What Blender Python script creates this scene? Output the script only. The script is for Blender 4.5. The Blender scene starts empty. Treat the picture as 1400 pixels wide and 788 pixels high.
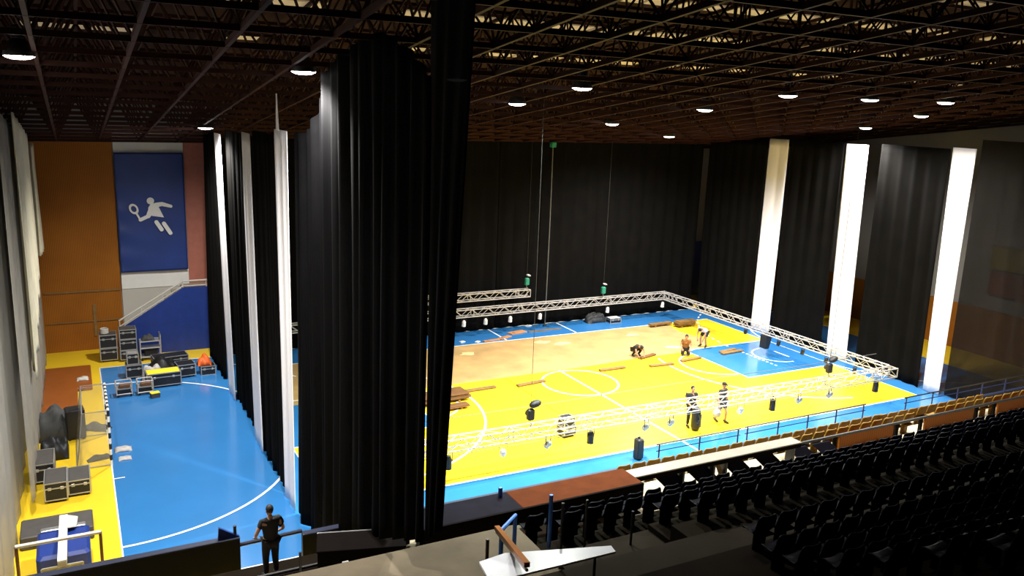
import bpy, bmesh, math, random
from mathutils import Vector, Matrix, Euler
random.seed(7)
S = bpy.context.scene
COL = S.collection
PI = math.pi
# ---------------------------------------------------------------- camera
CAM = Vector((-0.5433, -21.5358, 12.7288)); FPX = 1143.22
ROT = Euler((1.35297570, -0.0364633417, -0.479703049), 'XYZ').to_matrix()
cam = bpy.data.cameras.new('camera'); camo = bpy.data.objects.new('camera', cam); COL.objects.link(camo)
camo.matrix_world = Matrix.Translation(CAM) @ ROT.to_4x4()
cam.sensor_width = 36; cam.lens = FPX / 1400 * 36; cam.clip_end = 300
S.camera = camo
def G(x, y, z=0.0):
    """ground point: where the line of sight through (x, y) meets the level z"""
    d = ROT @ Vector(((x - 700) / FPX, -(y - 394) / FPX, -1)); t = (z - CAM.z) / d.z
    return CAM + d * t
# ---------------------------------------------------------------- materials
def mat(name, col, rough=0.6, metal=0.0, var=0.12, scale=3.0, spec=0.5, bump=0.0, emis=None, es=0):
    m = bpy.data.materials.new(name); m.use_nodes = True
    nt = m.node_tree; b = nt.nodes['Principled BSDF']
    tc = nt.nodes.new('ShaderNodeTexCoord'); nz = nt.nodes.new('ShaderNodeTexNoise')
    nz.inputs['Scale'].default_value = scale; nz.inputs['Detail'].default_value = 4
    nt.links.new(tc.outputs['Object'], nz.inputs['Vector'])
    rp = nt.nodes.new('ShaderNodeValToRGB')
    lo = [max(0, c * (1 - var)) for c in col]; hi = [min(1, c * (1 + var)) for c in col]
    rp.color_ramp.elements[0].position = .3; rp.color_ramp.elements[1].position = .7
    rp.color_ramp.elements[0].color = (*lo, 1); rp.color_ramp.elements[1].color = (*hi, 1)
    nt.links.new(nz.outputs['Fac'], rp.inputs['Fac']); nt.links.new(rp.outputs['Color'], b.inputs['Base Color'])
    b.inputs['Roughness'].default_value = rough; b.inputs['Metallic'].default_value = metal
    b.inputs['Specular IOR Level'].default_value = spec
    if bump:
        bp = nt.nodes.new('ShaderNodeBump'); bp.inputs['Strength'].default_value = bump
        nt.links.new(nz.outputs['Fac'], bp.inputs['Height']); nt.links.new(bp.outputs['Normal'], b.inputs['Normal'])
    if emis:
        b.inputs['Emission Color'].default_value = (*emis, 1); b.inputs['Emission Strength'].default_value = es
    return m
def sheer(m, fac):
    """let a share of the light straight through the weave"""
    nt = m.node_tree; out = nt.nodes['Material Output']; b = nt.nodes['Principled BSDF']
    t = nt.nodes.new('ShaderNodeBsdfTransparent'); mx = nt.nodes.new('ShaderNodeMixShader')
    mx.inputs[0].default_value = fac
    nt.links.new(b.outputs[0], mx.inputs[1]); nt.links.new(t.outputs[0], mx.inputs[2]); nt.links.new(mx.outputs[0], out.inputs[0])
    return m
def planks(name, col, col2, axis='X', scale=5.0, rough=.55):
    m = mat(name, col, rough); nt = m.node_tree; b = nt.nodes['Principled BSDF']
    tc = nt.nodes.new('ShaderNodeTexCoord'); w = nt.nodes.new('ShaderNodeTexWave')
    w.bands_direction = axis; w.inputs['Scale'].default_value = scale; w.inputs['Distortion'].default_value = .4
    w.inputs['Detail'].default_value = 3
    nt.links.new(tc.outputs['Object'], w.inputs['Vector'])
    n2 = nt.nodes.new('ShaderNodeTexNoise'); n2.inputs['Scale'].default_value = .6; n2.inputs['Detail'].default_value = 5
    nt.links.new(tc.outputs['Object'], n2.inputs['Vector'])
    mth = nt.nodes.new('ShaderNodeMath'); mth.operation = 'MULTIPLY_ADD'; mth.inputs[1].default_value = .45
    nt.links.new(w.outputs['Fac'], mth.inputs[0]); 
    m2 = nt.nodes.new('ShaderNodeMath'); m2.operation = 'MULTIPLY'; m2.inputs[1].default_value = .6
    nt.links.new(n2.outputs['Fac'], m2.inputs[0]); nt.links.new(m2.outputs[0], mth.inputs[2])
    rp = nt.nodes.new('ShaderNodeValToRGB'); rp.color_ramp.elements[0].color = (*col2, 1); rp.color_ramp.elements[1].color = (*col, 1)
    rp.color_ramp.elements[0].position = .15; rp.color_ramp.elements[1].position = .75
    nt.links.new(mth.outputs[0], rp.inputs['Fac']); nt.links.new(rp.outputs['Color'], b.inputs['Base Color'])
    b.inputs['Specular IOR Level'].default_value = .12
    return m
M = {}
M['blue_floor'] = mat('blue_sports_floor', (.030, .17, .42), .17, var=.06, scale=.5, spec=.5)
M['yellow_floor'] = mat('yellow_sports_floor', (.80, .54, .022), .34, var=.05, scale=.5, spec=.3)
M['screed'] = mat('bare_brown_subfloor', (.44, .275, .11), .8, var=.16, scale=.9, spec=.15)
M['line'] = mat('white_court_line', (.85, .85, .80), .4, var=.03)
M['olive_line'] = mat('olive_court_line', (.46, .34, .005), .4, var=.03)
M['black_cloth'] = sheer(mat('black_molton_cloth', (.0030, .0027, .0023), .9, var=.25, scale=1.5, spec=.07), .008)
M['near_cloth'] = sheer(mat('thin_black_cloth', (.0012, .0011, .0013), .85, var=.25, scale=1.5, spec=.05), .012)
M['white_cloth'] = mat('white_drape_cloth', (.80, .78, .80), .8, var=.03, scale=.6)
M['scrim'] = sheer(mat('black_gauze', (.008, .007, .006), .9, var=.2, scale=1, spec=.1), .30)
M['net'] = sheer(mat('grey_safety_net', (.46, .44, .38), .9, var=.12, scale=.9), .55)
M['veil'] = sheer(mat('thin_net_veil', (.42,   .39, .32), .9, var=.12, scale=.9), .50)
M['net_dense'] = sheer(mat('cream_gathered_net', (.74, .68, .48), .9, var=.12, scale=.9), .10)
M['banner_blue'] = mat('blue_banner_cloth', (.011, .036, .19), .5, var=.15, scale=.7)
M['white'] = mat('white_paint', (.80, .79, .74), .5, var=.03)
M['offwhite'] = mat('off_white_wall', (.52, .50, .44), .7, var=.06, scale=.6)
M['greywall'] = mat('grey_plaster', (.30, .28, .25), .8, var=.08, scale=.6)
M['wallwood'] = planks('brown_slat_wood', (.36, .13, .015), (.17, .052, .007), 'X', 4.2)
M['pink'] = mat('terracotta_plaster', (.44, .15, .10), .7, var=.08)
M['navy_panel'] = mat('navy_painted_panel', (.008, .03, .19), .45, var=.1)
M['navy_dark'] = mat('dark_navy_paint', (.004, .008, .03), .5, var=.15)
M['concrete'] = mat('tan_concrete', (.34, .28, .19), .85, var=.15, scale=1.2)
M['aisle'] = mat('shade_dimmed_aisle_floor', (.12, .096, .062), .85, var=.2, scale=1.2, spec=.2)  # dimness of the poorly lit stand is put into this floor colour
M['aisle_shaded'] = mat('deep_shade_aisle_floor', (.016, .012, .007), .9, var=.2, scale=1.2, spec=.1)  # darker copy of the aisle floor, with deeper shade in its colour
M['dark_step'] = mat('shade_darkened_step_boards', (.008, .0055, .003), .9, var=.3, scale=1.5, spec=.05)  # brown boards, colour darkened so the upper stand reads as unlit
M['frame_brown'] = mat('red_brown_steel', (.029, .009, .0055), .65, var=.15, scale=.3, spec=.15)
M['deck'] = planks('brown_roof_deck', (.035, .016, .010), (.02, .009, .006), 'X', 1.0, .9)
M['roof_glow'] = mat('glowing_roof_panel', (.6, .5, .35), .6, var=.1, emis=(1.0, .72, .42), es=.15)  # pale roof panels; their weak warm glow is set in the material
M['alu'] = mat('bare_aluminium_tube', (.55, .53, .50), .42, .4, var=.05)
M['steel'] = mat('grey_steel', (.35, .35, .36), .4, .7, var=.08)
M['black_metal'] = mat('black_painted_metal', (.010, .010, .011), .45, var=.1)
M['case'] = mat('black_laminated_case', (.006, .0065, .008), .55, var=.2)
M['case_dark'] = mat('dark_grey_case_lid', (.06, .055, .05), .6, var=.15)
M['edge'] = mat('aluminium_case_edging', (.45, .45, .43), .4, .6, var=.06)
M['green'] = mat('green_hoist_paint', (.015, .22, .13), .5, var=.1)
M['lamp_glow'] = mat('lamp_glass', (1, 1, 1), .4, var=0, emis=(1.0, .96, .93), es=30)
M['glow_cool'] = mat('lamp_glass_cool', (1, 1, 1), .4, var=0, emis=(.86, .95, 1.0), es=30)
M['lamp_body'] = mat('dark_lamp_reflector', (.03, .03, .032), .5, .2, var=.05)
M['wood'] = mat('pale_timber', (.20, .11, .03), .7, var=.2, scale=4)
M['pale_timber'] = mat('pale_scrap', (.80, .56, .24), .7, var=.1)
M['wood_dark'] = mat('brown_board', (.14, .06, .018), .6, var=.2, scale=2)
M['mat_brown'] = mat('brown_vinyl_mat', (.26, .07, .008), .5, var=.08)
M['rail_wood'] = mat('varnished_handrail', (.40, .12, .022), .35, var=.15, scale=4)
M['rail_blue'] = mat('bright_blue_tube', (.05, .24, .85), .4, var=.08)
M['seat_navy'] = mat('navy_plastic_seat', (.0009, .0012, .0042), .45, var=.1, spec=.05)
M['seat_yellow'] = mat('mustard_plastic_seat', (.18, .09, .007), .5, var=.1, spec=.2)
M['panel_orange'] = planks('orange_brown_boards', (.34, .10, .006), (.20, .055, .004), 'X', 3.0)
M['desk_grey'] = mat('pale_grey_laminate', (.27, .24, .20), .24, var=.05, spec=.8)
M['desk_white'] = mat('white_laminate', (.86, .89, .95), .25, var=.02, spec=1.0)
M['desk_black'] = mat('dark_brown_worktop', (.004, .0025, .002), .8, var=.2, spec=.04)
M['worktop'] = mat('dark_grey_brown_laminate', (.008, .007, .013), .75, var=.2, spec=.05)
M['redbrown'] = mat('red_brown_laminate', (.085, .020, .004), .75, var=.15, spec=.05)
M['orange'] = mat('orange_vinyl', (.75, .12, .015), .5, var=.1)
M['yellow_lid'] = mat('yellow_foam_lining', (.80, .62, .02), .7, var=.05)
M['grey_cloth'] = mat('dark_grey_cloth', (.05, .052, .05), .9, var=.25, bump=.4)
M['skin'] = mat('skin', (.42, .22, .13), .6, var=.06)
M['hair'] = mat('dark_hair', (.012, .008, .006), .7, var=.2)
M['tee_black'] = mat('black_jersey', (.010, .009, .010), .85, var=.2)
M['tee_grey'] = mat('charcoal_jersey', (.030, .026, .024), .85, var=.2)
M['tee_brown'] = mat('brown_jersey', (.25, .105, .03), .85, var=.15)
M['tee_white'] = mat('white_jersey', (.80, .79, .78), .85, var=.03)
M['trouser'] = mat('black_trousers', (.009, .008, .009), .85, var=.2)
M['shorts'] = mat('dark_shorts', (.022, .022, .03), .85, var=.2)
M['bag_grey'] = mat('pale_grey_plastic_bag', (.42, .40, .38), .6, var=.1)
M['chain'] = mat('dark_chain', (.025, .024, .02), .6, var=.1)
M['cable'] = mat('grey_rope', (.10, .10, .095), .8, var=.1)
M['sq_yellow'] = mat('yellow_banner', (.30, .22, .02), .7, var=.08)
M['sq_red'] = mat('red_banner', (.24, .05, .03), .7, var=.08)
M['clear'] = sheer(mat('clear_backboard', (.6, .62, .62), .15, var=.02), .5)
M['card'] = mat('cardboard', (.45, .20, .07), .8, var=.2)
# ---------------------------------------------------------------- mesh builder
class MB:
    def __init__(s): s.v = []; s.f = []; s.mi = []; s.cur = 0
    def add(s, vs, fs):
        o = len(s.v); s.v += [tuple(x) for x in vs]
        for f in fs: s.f.append([i + o for i in f]); s.mi.append(s.cur)
        return s
    def box(s, c, d, rz=0.0, mtx=None):
        x, y, z = d[0] / 2, d[1] / 2, d[2] / 2
        vs = [Vector(p) for p in ((-x,-y,-z),(x,-y,-z),(x,y,-z),(-x,y,-z),(-x,-y,z),(x,-y,z),(x,y,z),(-x,y,z))]
        if mtx is None: mtx = Matrix.Rotation(rz, 3, 'Z')
        vs = [mtx @ p + Vector(c) for p in vs]
        return s.add(vs, [(0,3,2,1),(4,5,6,7),(0,1,5,4),(1,2,6,5),(2,3,7,6),(3,0,4,7)])
    def rbox(s, c, d, b=.02, rz=0.0):
        """box with chamfered vertical and top edges"""
        x, y, z = d[0] / 2, d[1] / 2, d[2] / 2; b = min(b, x * .9, y * .9, z * .9)
        R = Matrix.Rotation(rz, 3, 'Z'); C = Vector(c); rings = []
        for zz, k in ((-z, b), (-z + b, 0), (z - b, 0), (z, b)):
            X, Y = x - k, y - k
            rings.append([(-X + b,-Y),(X - b,-Y),(X,-Y + b),(X,Y - b),(X - b,Y),(-X + b,Y),(-X,Y - b),(-X,-Y + b)])
            rings[-1] = [R @ Vector((p[0], p[1], zz)) + C for p in rings[-1]]
        vs = [p for r in rings for p in r]; fs = [tuple(range(7, -1, -1)), tuple(range(24, 32))]
        for k in range(3):
            for i in range(8): j = (i + 1) % 8; fs.append((k*8+i, k*8+j, k*8+8+j, k*8+8+i))
        return s.add(vs, fs)
    def tube(s, pts, r, n=6, caps=True):
        pts = [Vector(p) for p in pts]; rs = r if isinstance(r, (list, tuple)) else [r] * len(pts)
        vs = []; up = None
        for i, p in enumerate(pts):
            d = (pts[min(i + 1, len(pts) - 1)] - pts[max(i - 1, 0)]).normalized()
            if up is None: up = Vector((0,0,1)) if abs(d.z) < .9 else Vector((1,0,0))
            a = d.cross(up).normalized(); b = a.cross(d); up = b if b.length > .1 else up
            for k in range(n): t = 2 * PI * (k + .5) / n; vs.append(p + (a * math.cos(t) + b * math.sin(t)) * rs[i])
        fs = []
        for i in range(len(pts) - 1):
            for k in range(n): j = (k + 1) % n; fs.append((i*n+k, i*n+j, (i+1)*n+j, (i+1)*n+k))
        if caps: fs += [tuple(range(n - 1, -1, -1)), tuple(range((len(pts)-1)*n, len(pts)*n))]
        return s.add(vs, fs)
    def lathe(s, prof, n=20, c=(0,0,0), mtx=None, caps=True):
        mtx = mtx or Matrix.Identity(3); C = Vector(c); vs = []
        for r, z in prof:
            for k in range(n): t = 2*PI*k/n; vs.append(mtx @ Vector((r*math.cos(t), r*math.sin(t), z)) + C)
        fs = []
        for i in range(len(prof) - 1):
            for k in range(n): j = (k + 1) % n; fs.append((i*n+k, i*n+j, (i+1)*n+j, (i+1)*n+k))
        if caps: fs += [tuple(range(n - 1, -1, -1)), tuple(range((len(prof)-1)*n, len(prof)*n))]
        return s.add(vs, fs)
    def poly(s, pts, h):
        """flat plan outline raised by h (pts carry their own z as the underside)"""
        n = len(pts); a = [Vector(p) for p in pts]
        ar = sum(a[i].x*a[(i+1)%n].y - a[(i+1)%n].x*a[i].y for i in range(n))
        if ar < 0: a.reverse()
        vs = a + [p + Vector((0,0,h)) for p in a]
        return s.add(vs, [tuple(range(n-1,-1,-1)), tuple(range(n, 2*n))] + [(i,(i+1)%n,n+(i+1)%n,n+i) for i in range(n)])
    def slab(s, pts, d):
        """outline extruded by the vector d"""
        n = len(pts); a = [Vector(p) for p in pts]; d = Vector(d)
        return s.add(a + [p + d for p in a], [tuple(range(n-1,-1,-1)), tuple(range(n, 2*n))] + [(i,(i+1)%n,n+(i+1)%n,n+i) for i in range(n)])
    def ball(s, c, r, n=10, m=7, mtx=None):
        r = r if isinstance(r, (tuple, list)) else (r, r, r); mtx = mtx or Matrix.Identity(3); C = Vector(c)
        vs = [mtx @ Vector((0,0,-r[2])) + C]; fs = []
        for i in range(1, m):
            a = -PI/2 + PI*i/m
            for k in range(n): t = 2*PI*k/n; vs.append(mtx @ Vector((r[0]*math.cos(a)*math.cos(t), r[1]*math.cos(a)*math.sin(t), r[2]*math.sin(a))) + C)
        vs.append(mtx @ Vector((0,0,r[2])) + C); L = len(vs) - 1
        for k in range(n):
            j = (k+1) % n; fs.append((0, 1+j, 1+k)); fs.append((L, 1+(m-2)*n+k, 1+(m-2)*n+j))
            for i in range(m-2): fs.append((1+i*n+k, 1+i*n+j, 1+(i+1)*n+j, 1+(i+1)*n+k))
        return s.add(vs, fs)
    def build(s, name, m, parent=None, smooth=False, loc=None):
        me = bpy.data.meshes.new(name); me.from_pydata(s.v, [], s.f)
        for mm in (m if isinstance(m, (list, tuple)) else [m]): me.materials.append(mm)
        for p, i in zip(me.polygons, s.mi): p.material_index = i; p.use_smooth = smooth
        bm = bmesh.new(); bm.from_mesh(me); bmesh.ops.recalc_face_normals(bm, faces=bm.faces); bm.to_mesh(me); bm.free()
        o = bpy.data.objects.new(name, me); COL.objects.link(o)
        if parent: o.parent = parent
        if loc is not None: o.location = loc
        return o
def tag(o, label=None, cat=None, group=None, kind=None):
    if label: o['label'] = label
    if cat: o['category'] = cat
    if group: o['group'] = group
    if kind: o['kind'] = kind
    return o
def thing(name, label, cat, loc=(0,0,0), rz=0.0, group=None):
    o = bpy.data.objects.new(name, None); COL.objects.link(o); o.empty_display_size = .2
    o.location = loc; o.rotation_euler = (0,0,rz)
    return tag(o, label, cat, group)
def copy_tree(o, loc=None, rz=None, label=None, parent=None):
    c = o.copy(); COL.objects.link(c)
    if parent: c.parent = parent
    if loc is not None: c.location = loc
    if rz is not None: c.rotation_euler = (0,0,rz)
    if label: c['label'] = label
    for ch in list(o.children): copy_tree(ch, parent=c)
    return c
ORD = ['first','second','third','fourth','fifth','sixth','seventh','eighth','ninth','tenth','eleventh','twelfth','thirteenth','fourteenth']
# ================================================================ FLOOR
fl = MB()
def rect(x0, x1, y0, y1, z, mi, h=.001):
    fl.cur = mi; fl.poly([(x0,y0,z-h),(x1,y0,z-h),(x1,y1,z-h),(x0,y1,z-h)], h)
def strip(pts, w, z, mi=3, closed=False):
    fl.cur = mi; n = len(pts); L = []; Rr = []
    for i in range(n):
        a = Vector(pts[(i-1) % n] if closed else pts[max(i-1,0)]); b = Vector(pts[(i+1) % n] if closed else pts[min(i+1,n-1)])
        d = (b - a).normalized(); nn = Vector((-d.y, d.x)) * w / 2; p = Vector(pts[i]); L.append(p + nn); Rr.append(p - nn)
    vs = [(p.x,p.y,z) for p in L] + [(p.x,p.y,z) for p in Rr]
    fl.add(vs, [(i, (i+1) % n, n+(i+1) % n, n+i) for i in range(n if closed else n-1)])
def arc(cx, cy, r, a0, a1, n=40): return [(cx + r*math.cos(a0+(a1-a0)*i/n), cy + r*math.sin(a0+(a1-a0)*i/n)) for i in range(n+1)]
fl.cur = 0; fl.poly([(-3.2,-25,-.3),(43.6,-25,-.3),(43.6,23.4,-.3),(-3.2,23.4,-.3)], .3)
rect(0, 40, 0, 20, .004, 1); rect(6, 34, 2.5, 17.5, .008, 0)
rect(28.2, 34, 7.55, 12.45, .012, 1); rect(6, 11.8, 7.55, 12.45, .012, 1)
fl.cur = 2; fl.poly([(6.6,17.44,.011),(30.8,17.44,.011),(30.75,17.1,.011),(30.4,15.65,.011),(30.74,14.0,.011),(30.04,12.9,.011),(28.4,12.2,.011),(24.9,12.2,.011),(21.5,11.97,.011),(14.1,11.92,.011),(6.6,11.9,.011)], .002)
LW = .095; Z = .016
strip([(0,0),(40,0),(40,20),(0,20)], LW, Z, closed=True)
strip([(6,2.5),(34,2.5),(34,17.5),(6,17.5)], LW, Z, closed=True)
strip([(20,0),(20,11.9)], LW, Z); strip([(20,17.5),(20,20)], LW, Z); strip([(24.5,17.6),(24.5,19.9)], LW, Z)
strip(arc(20,10,1.8,0,2*PI)[:-1], LW, Z, closed=True)
for cx, sg in ((0,1),(40,-1)):
    p = [(cx+sg*6*math.cos(a), 8.5+6*math.sin(a)) for a in [(-PI/2)+PI/2*i/24 for i in range(25)]] + [(cx+sg*6*math.cos(a), 11.5+6*math.sin(a)) for a in [PI/2*i/24 for i in range(25)]]
    strip(p, LW, Z)
    q = [(cx+sg*9*math.cos(a), 11.5+9*math.sin(a)) for a in [PI/2*i/40 for i in range(41)]]
    q = [(cx+sg*9, 8.5+.15*i) for i in range(20)] + q
    for i in range(0, len(q)-1, 2):
        if 0 < q[i+1][1] < 19.98 and (abs(q[i][0]-20) > 8.9): strip([q[i], q[i+1]], LW, Z)
for bx, sg in ((32.425,-1),(7.575,1)):
    strip([(bx+sg*6.75*math.cos(a), 10+6.75*math.sin(a)) for a in [-1.32+2.64*i/50 for i in range(51)] if (bx < 20 or 10+6.75*math.sin(a) < 12.1)], LW, Z)
    strip([(bx+sg*1.25*math.cos(a), 10+1.25*math.sin(a)) for a in [-PI/2+PI*i/24 for i in range(25)]], LW, Z)
    ft = bx+sg*4.225
    strip([(ft+sg*1.8*math.cos(a), 10+1.8*math.sin(a)) for a in [-PI/2+PI*i/24 for i in range(25)]], LW, Z)
    base = bx-sg*1.575
    strip([(base,7.55),(ft,7.55),(ft,12.45),(base,12.45)], LW, Z); strip([(bx-sg*.4,9.45),(bx-sg*.4,10.55)], LW, Z)
for u in (11,17,23): strip([(u,5.5),(u,11.9)], .06, Z-.002, 4)
strip([(11,5.5),(28,5.5)], .06, Z-.002, 4)
strip([(0.02,7.3),(0.35,7.3)], .06, Z); 
floor = fl.build('floor', [M['yellow_floor'], M['blue_floor'], M['screed'], M['line'], M['olive_line']]); floor['kind'] = 'structure'
# ================================================================ WALLS
ZT = 18.0
def struct(name, mb, m, parent=None):
    o = mb.build(name, m, parent)
    if not parent: o['kind'] = 'structure'
    return o
wf = struct('wall_far', MB().box((20.2,23.6,ZT/2),(47.4,.3,ZT)), M['greywall'])
MB().box((-.85,23.38,5.28),(4.2,.14,10.56)).build('slatted_panelling', M['wallwood'], wf)
MB().box((2.87,23.40,10.2),(3.15,.10,1.0)).build('white_band', M['white'], wf)
MB().box((2.87,23.40,3.4),(3.15,.12,.85)).build('white_ledge', M['white'], wf)
MB().box((2.87,23.42,1.5),(3.15,.08,2.95)).build('pale_dado', M['offwhite'], wf)
MB().box((5.2,23.41,5.3),(1.5,.10,10.6)).build('terracotta_strip', M['pink'], wf)
MB().box((38.5,23.40,1.9),(9.6,.1,3.8)).build('navy_dado', M['navy_panel'], wf)
for z, dz in ((2.98,.07),(1.47,.05)): MB().box((-.45,23.28,z),(3.3,.05,dz)).build('pale_rail', M['wood'], wf)
MB().box((.0,23.28,1.5),(.14,.06,1.6)).build('pale_post', M['wood'], wf)
wl = struct('wall_left', MB().box((-3.25,-.9,ZT/2),(.3,49,ZT)), M['greywall'])
wr = struct('wall_right', MB().box((43.75,-.9,ZT/2),(.3,49,ZT)), M['greywall'])
MB().box((43.55,10,1.3),(.1,26,2.6)).build('wooden_dado', M['wallwood'], wr)
struct('wall_back', MB().box((20.2,-25.3,ZT/2),(47.4,.3,ZT)), M['greywall'])
t = thing('wall_banner', 'dim yellow square hanging on the right-hand wall beyond the gauze, above the red one', 'banner', (43.45,4.9,4.9))
MB().box((0,0,.65),(.03,2.2,1.3)).build('cloth', M['sq_yellow'], t); MB().tube([(-.03,-1.15,1.3),(-.03,1.15,1.3)],.03).build('hanging_rod', M['steel'], t)
t = thing('wall_banner', 'dim red square hanging on the right-hand wall beyond the gauze, below the yellow one', 'banner', (43.45,4.8,3.5))
MB().box((0,0,.65),(.03,2.2,1.3)).build('cloth', M['sq_red'], t); MB().tube([(-.03,-1.15,1.3),(-.03,1.15,1.3)],.03).build('hanging_rod', M['steel'], t)
# ================================================================ ROOF
SL = .13
def zc(v): return 10.3 + SL * (23 - v)
PT = 1.75; U0 = -2.8; NU = 27; V0 = 23.2; NV = 24
deck = MB()
def dpt(u, v, dz): return (u, v, zc(v) + dz)
DZ = 1.75
deck.slab([dpt(-3.4,23.7,DZ+.25), dpt(43.8,23.7,DZ+.25), dpt(43.8,-25.4,DZ+.25), dpt(-3.4,-25.4,DZ+.25)], (0,0,.2))
ceil = struct('ceiling', deck, M['deck'])
rr = random.Random(3)
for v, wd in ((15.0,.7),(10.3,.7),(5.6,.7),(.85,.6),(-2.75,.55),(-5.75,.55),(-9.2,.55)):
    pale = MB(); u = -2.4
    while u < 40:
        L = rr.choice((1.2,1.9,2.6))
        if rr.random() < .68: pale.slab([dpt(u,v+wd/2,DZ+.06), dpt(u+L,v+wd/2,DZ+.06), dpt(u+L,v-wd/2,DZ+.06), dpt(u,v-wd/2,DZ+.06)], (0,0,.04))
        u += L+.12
    pale.build('glowing_roof_strip', M['roof_glow'], ceil)
lo, up, web = MB(), MB(), MB()
def prism(mb, a, b, w, h):
    a = Vector(a); b = Vector(b); d = (b-a).normalized(); s_ = d.cross(Vector((0,0,1)))
    s_ = s_.normalized()*w/2; n_ = s_.cross(d).normalized()*h/2
    vs = [a-s_-n_, a+s_-n_, a+s_+n_, a-s_+n_, b-s_-n_, b+s_-n_, b+s_+n_, b-s_+n_]
    mb.add(vs, [(0,1,5,4),(1,2,6,5),(2,3,7,6),(3,0,4,7)])
for i in range(NU): prism(lo, dpt(U0+PT*i, V0, 0), dpt(U0+PT*i, V0-PT*NV, 0), .085, .12)
for j in range(NV): prism(lo, dpt(U0, V0-PT*j, 0), dpt(U0+PT*(NU-1), V0-PT*j, 0), .085, .12)
for i in range(NU-1): prism(up, dpt(U0+PT*(i+.5), V0, DZ), dpt(U0+PT*(i+.5), V0-PT*NV, DZ), .08, .09)
for j in range(NV): prism(up, dpt(U0, V0-PT*(j+.5), DZ), dpt(U0+PT*(NU-1), V0-PT*(j+.5), DZ), .08, .09)
for i in range(NU):
    for j in range(NV):
        a = dpt(U0+PT*i, V0-PT*j, 0)
        for di in (-.5,.5):
            for dj in (-.5,.5):
                if 0 <= i+di <= NU-1 and 0 <= j+dj: prism(web, a, dpt(U0+PT*(i+di), V0-PT*(j+dj), DZ), .045, .045)
lo.build('lower_chord_grid', M['frame_brown'], ceil); up.build('upper_chord_grid', M['frame_brown'], ceil)
o = web.build('diagonal_web', M['frame_brown'], ceil)
# ---------------------------------------------------------------- lamps
LAMPS = [(8.5,-1.0,'hidden behind the big black curtain, over the stand corner',1,.8),(-1.33,-1.15,'nearest the white net at the far left',0,1.0),(4.53,-.96,'over the white drapes left of the big black curtain',1,1.0),  # first entry: unseen lamp, added to brighten the white table and corridor
 (4.3,14.05,'small in the distance over the far white drapes at left',1,.8),(12.6,3.37,'bluish, just right of the big black curtain',2,1.55),(12.65,-.51,'highest in view above the court near the steel rope',4,.85),
 (20.06,8.75,'tiny, above the second hanging chain',1,.8),(27.32,14.08,'lowest one in front of the black far curtain',1,1.5),(20.31,3.14,'flat one between the court lamps, over the court middle',4,1.3),
 (20.18,-1.02,'largest pinkish one right of the middle of the court',3,.8),(24.01,-1.03,'bluish, second of the three large ones at right',2,.8),(27.69,-1.27,'rightmost of the three large ones at right',3,.85),
 (31.46,2.49,'left below the rightmost large lamp',1,.8),(34.21,7.54,'smallest one, above the second right-hand white drape',1,.8)]
proto = None
def lamp_light(u, v, z, e, tint, parent):
    ld = bpy.data.lights.new('lamp_light', 'SPOT'); ld.energy = e; ld.color = tint; ld.shadow_soft_size = .25
    ld.spot_size = math.radians(128 if u > 10 and v < 5 and u < 30 else 156); ld.spot_blend = 1.0
    lo_ = bpy.data.objects.new('lamp_light', ld); COL.objects.link(lo_); lo_.parent = parent; lo_.location = (0,0,-.30)
LE = 7600
for u, v, txt, tint, k in LAMPS:
    z = zc(v) - .12
    t = thing('ceiling_lamp', 'white high-bay lamp ' + txt, 'lamp', (u, v, z), 0, 'high-bay lamps under the roof frame')
    MB().lathe([(.29,-.02),(.30,0),(.27,.12),(.19,.26),(.12,.33)], 24, caps=False).build('reflector', M['lamp_body'], t, True)
    MB().lathe([(.02,-.09),(.12,-.085),(.21,-.065),(.275,-.03),(.30,.0),(.02,.01)], 24).build('lamp_glass', M['glow_cool' if tint == 2 else 'lamp_glow'], t, True)
    gh = MB().lathe([(.12,.33),(.125,.35),(.125,.55),(.10,.60),(.02,.61)], 16).build('gear_housing', M['black_metal'], t)
    MB().tube([(0,0,.60),(0,0,.72),(.05,0,.78),(0,0,.86)], .018).build('hook', M['steel'], gh)
    lamp_light(u, v, z, LE*k, [(1,.97,.92),(1,.97,.94),(.84,1.0,.90),(1,.95,.93),(.96,1.0,.90)][tint], t)
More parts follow.
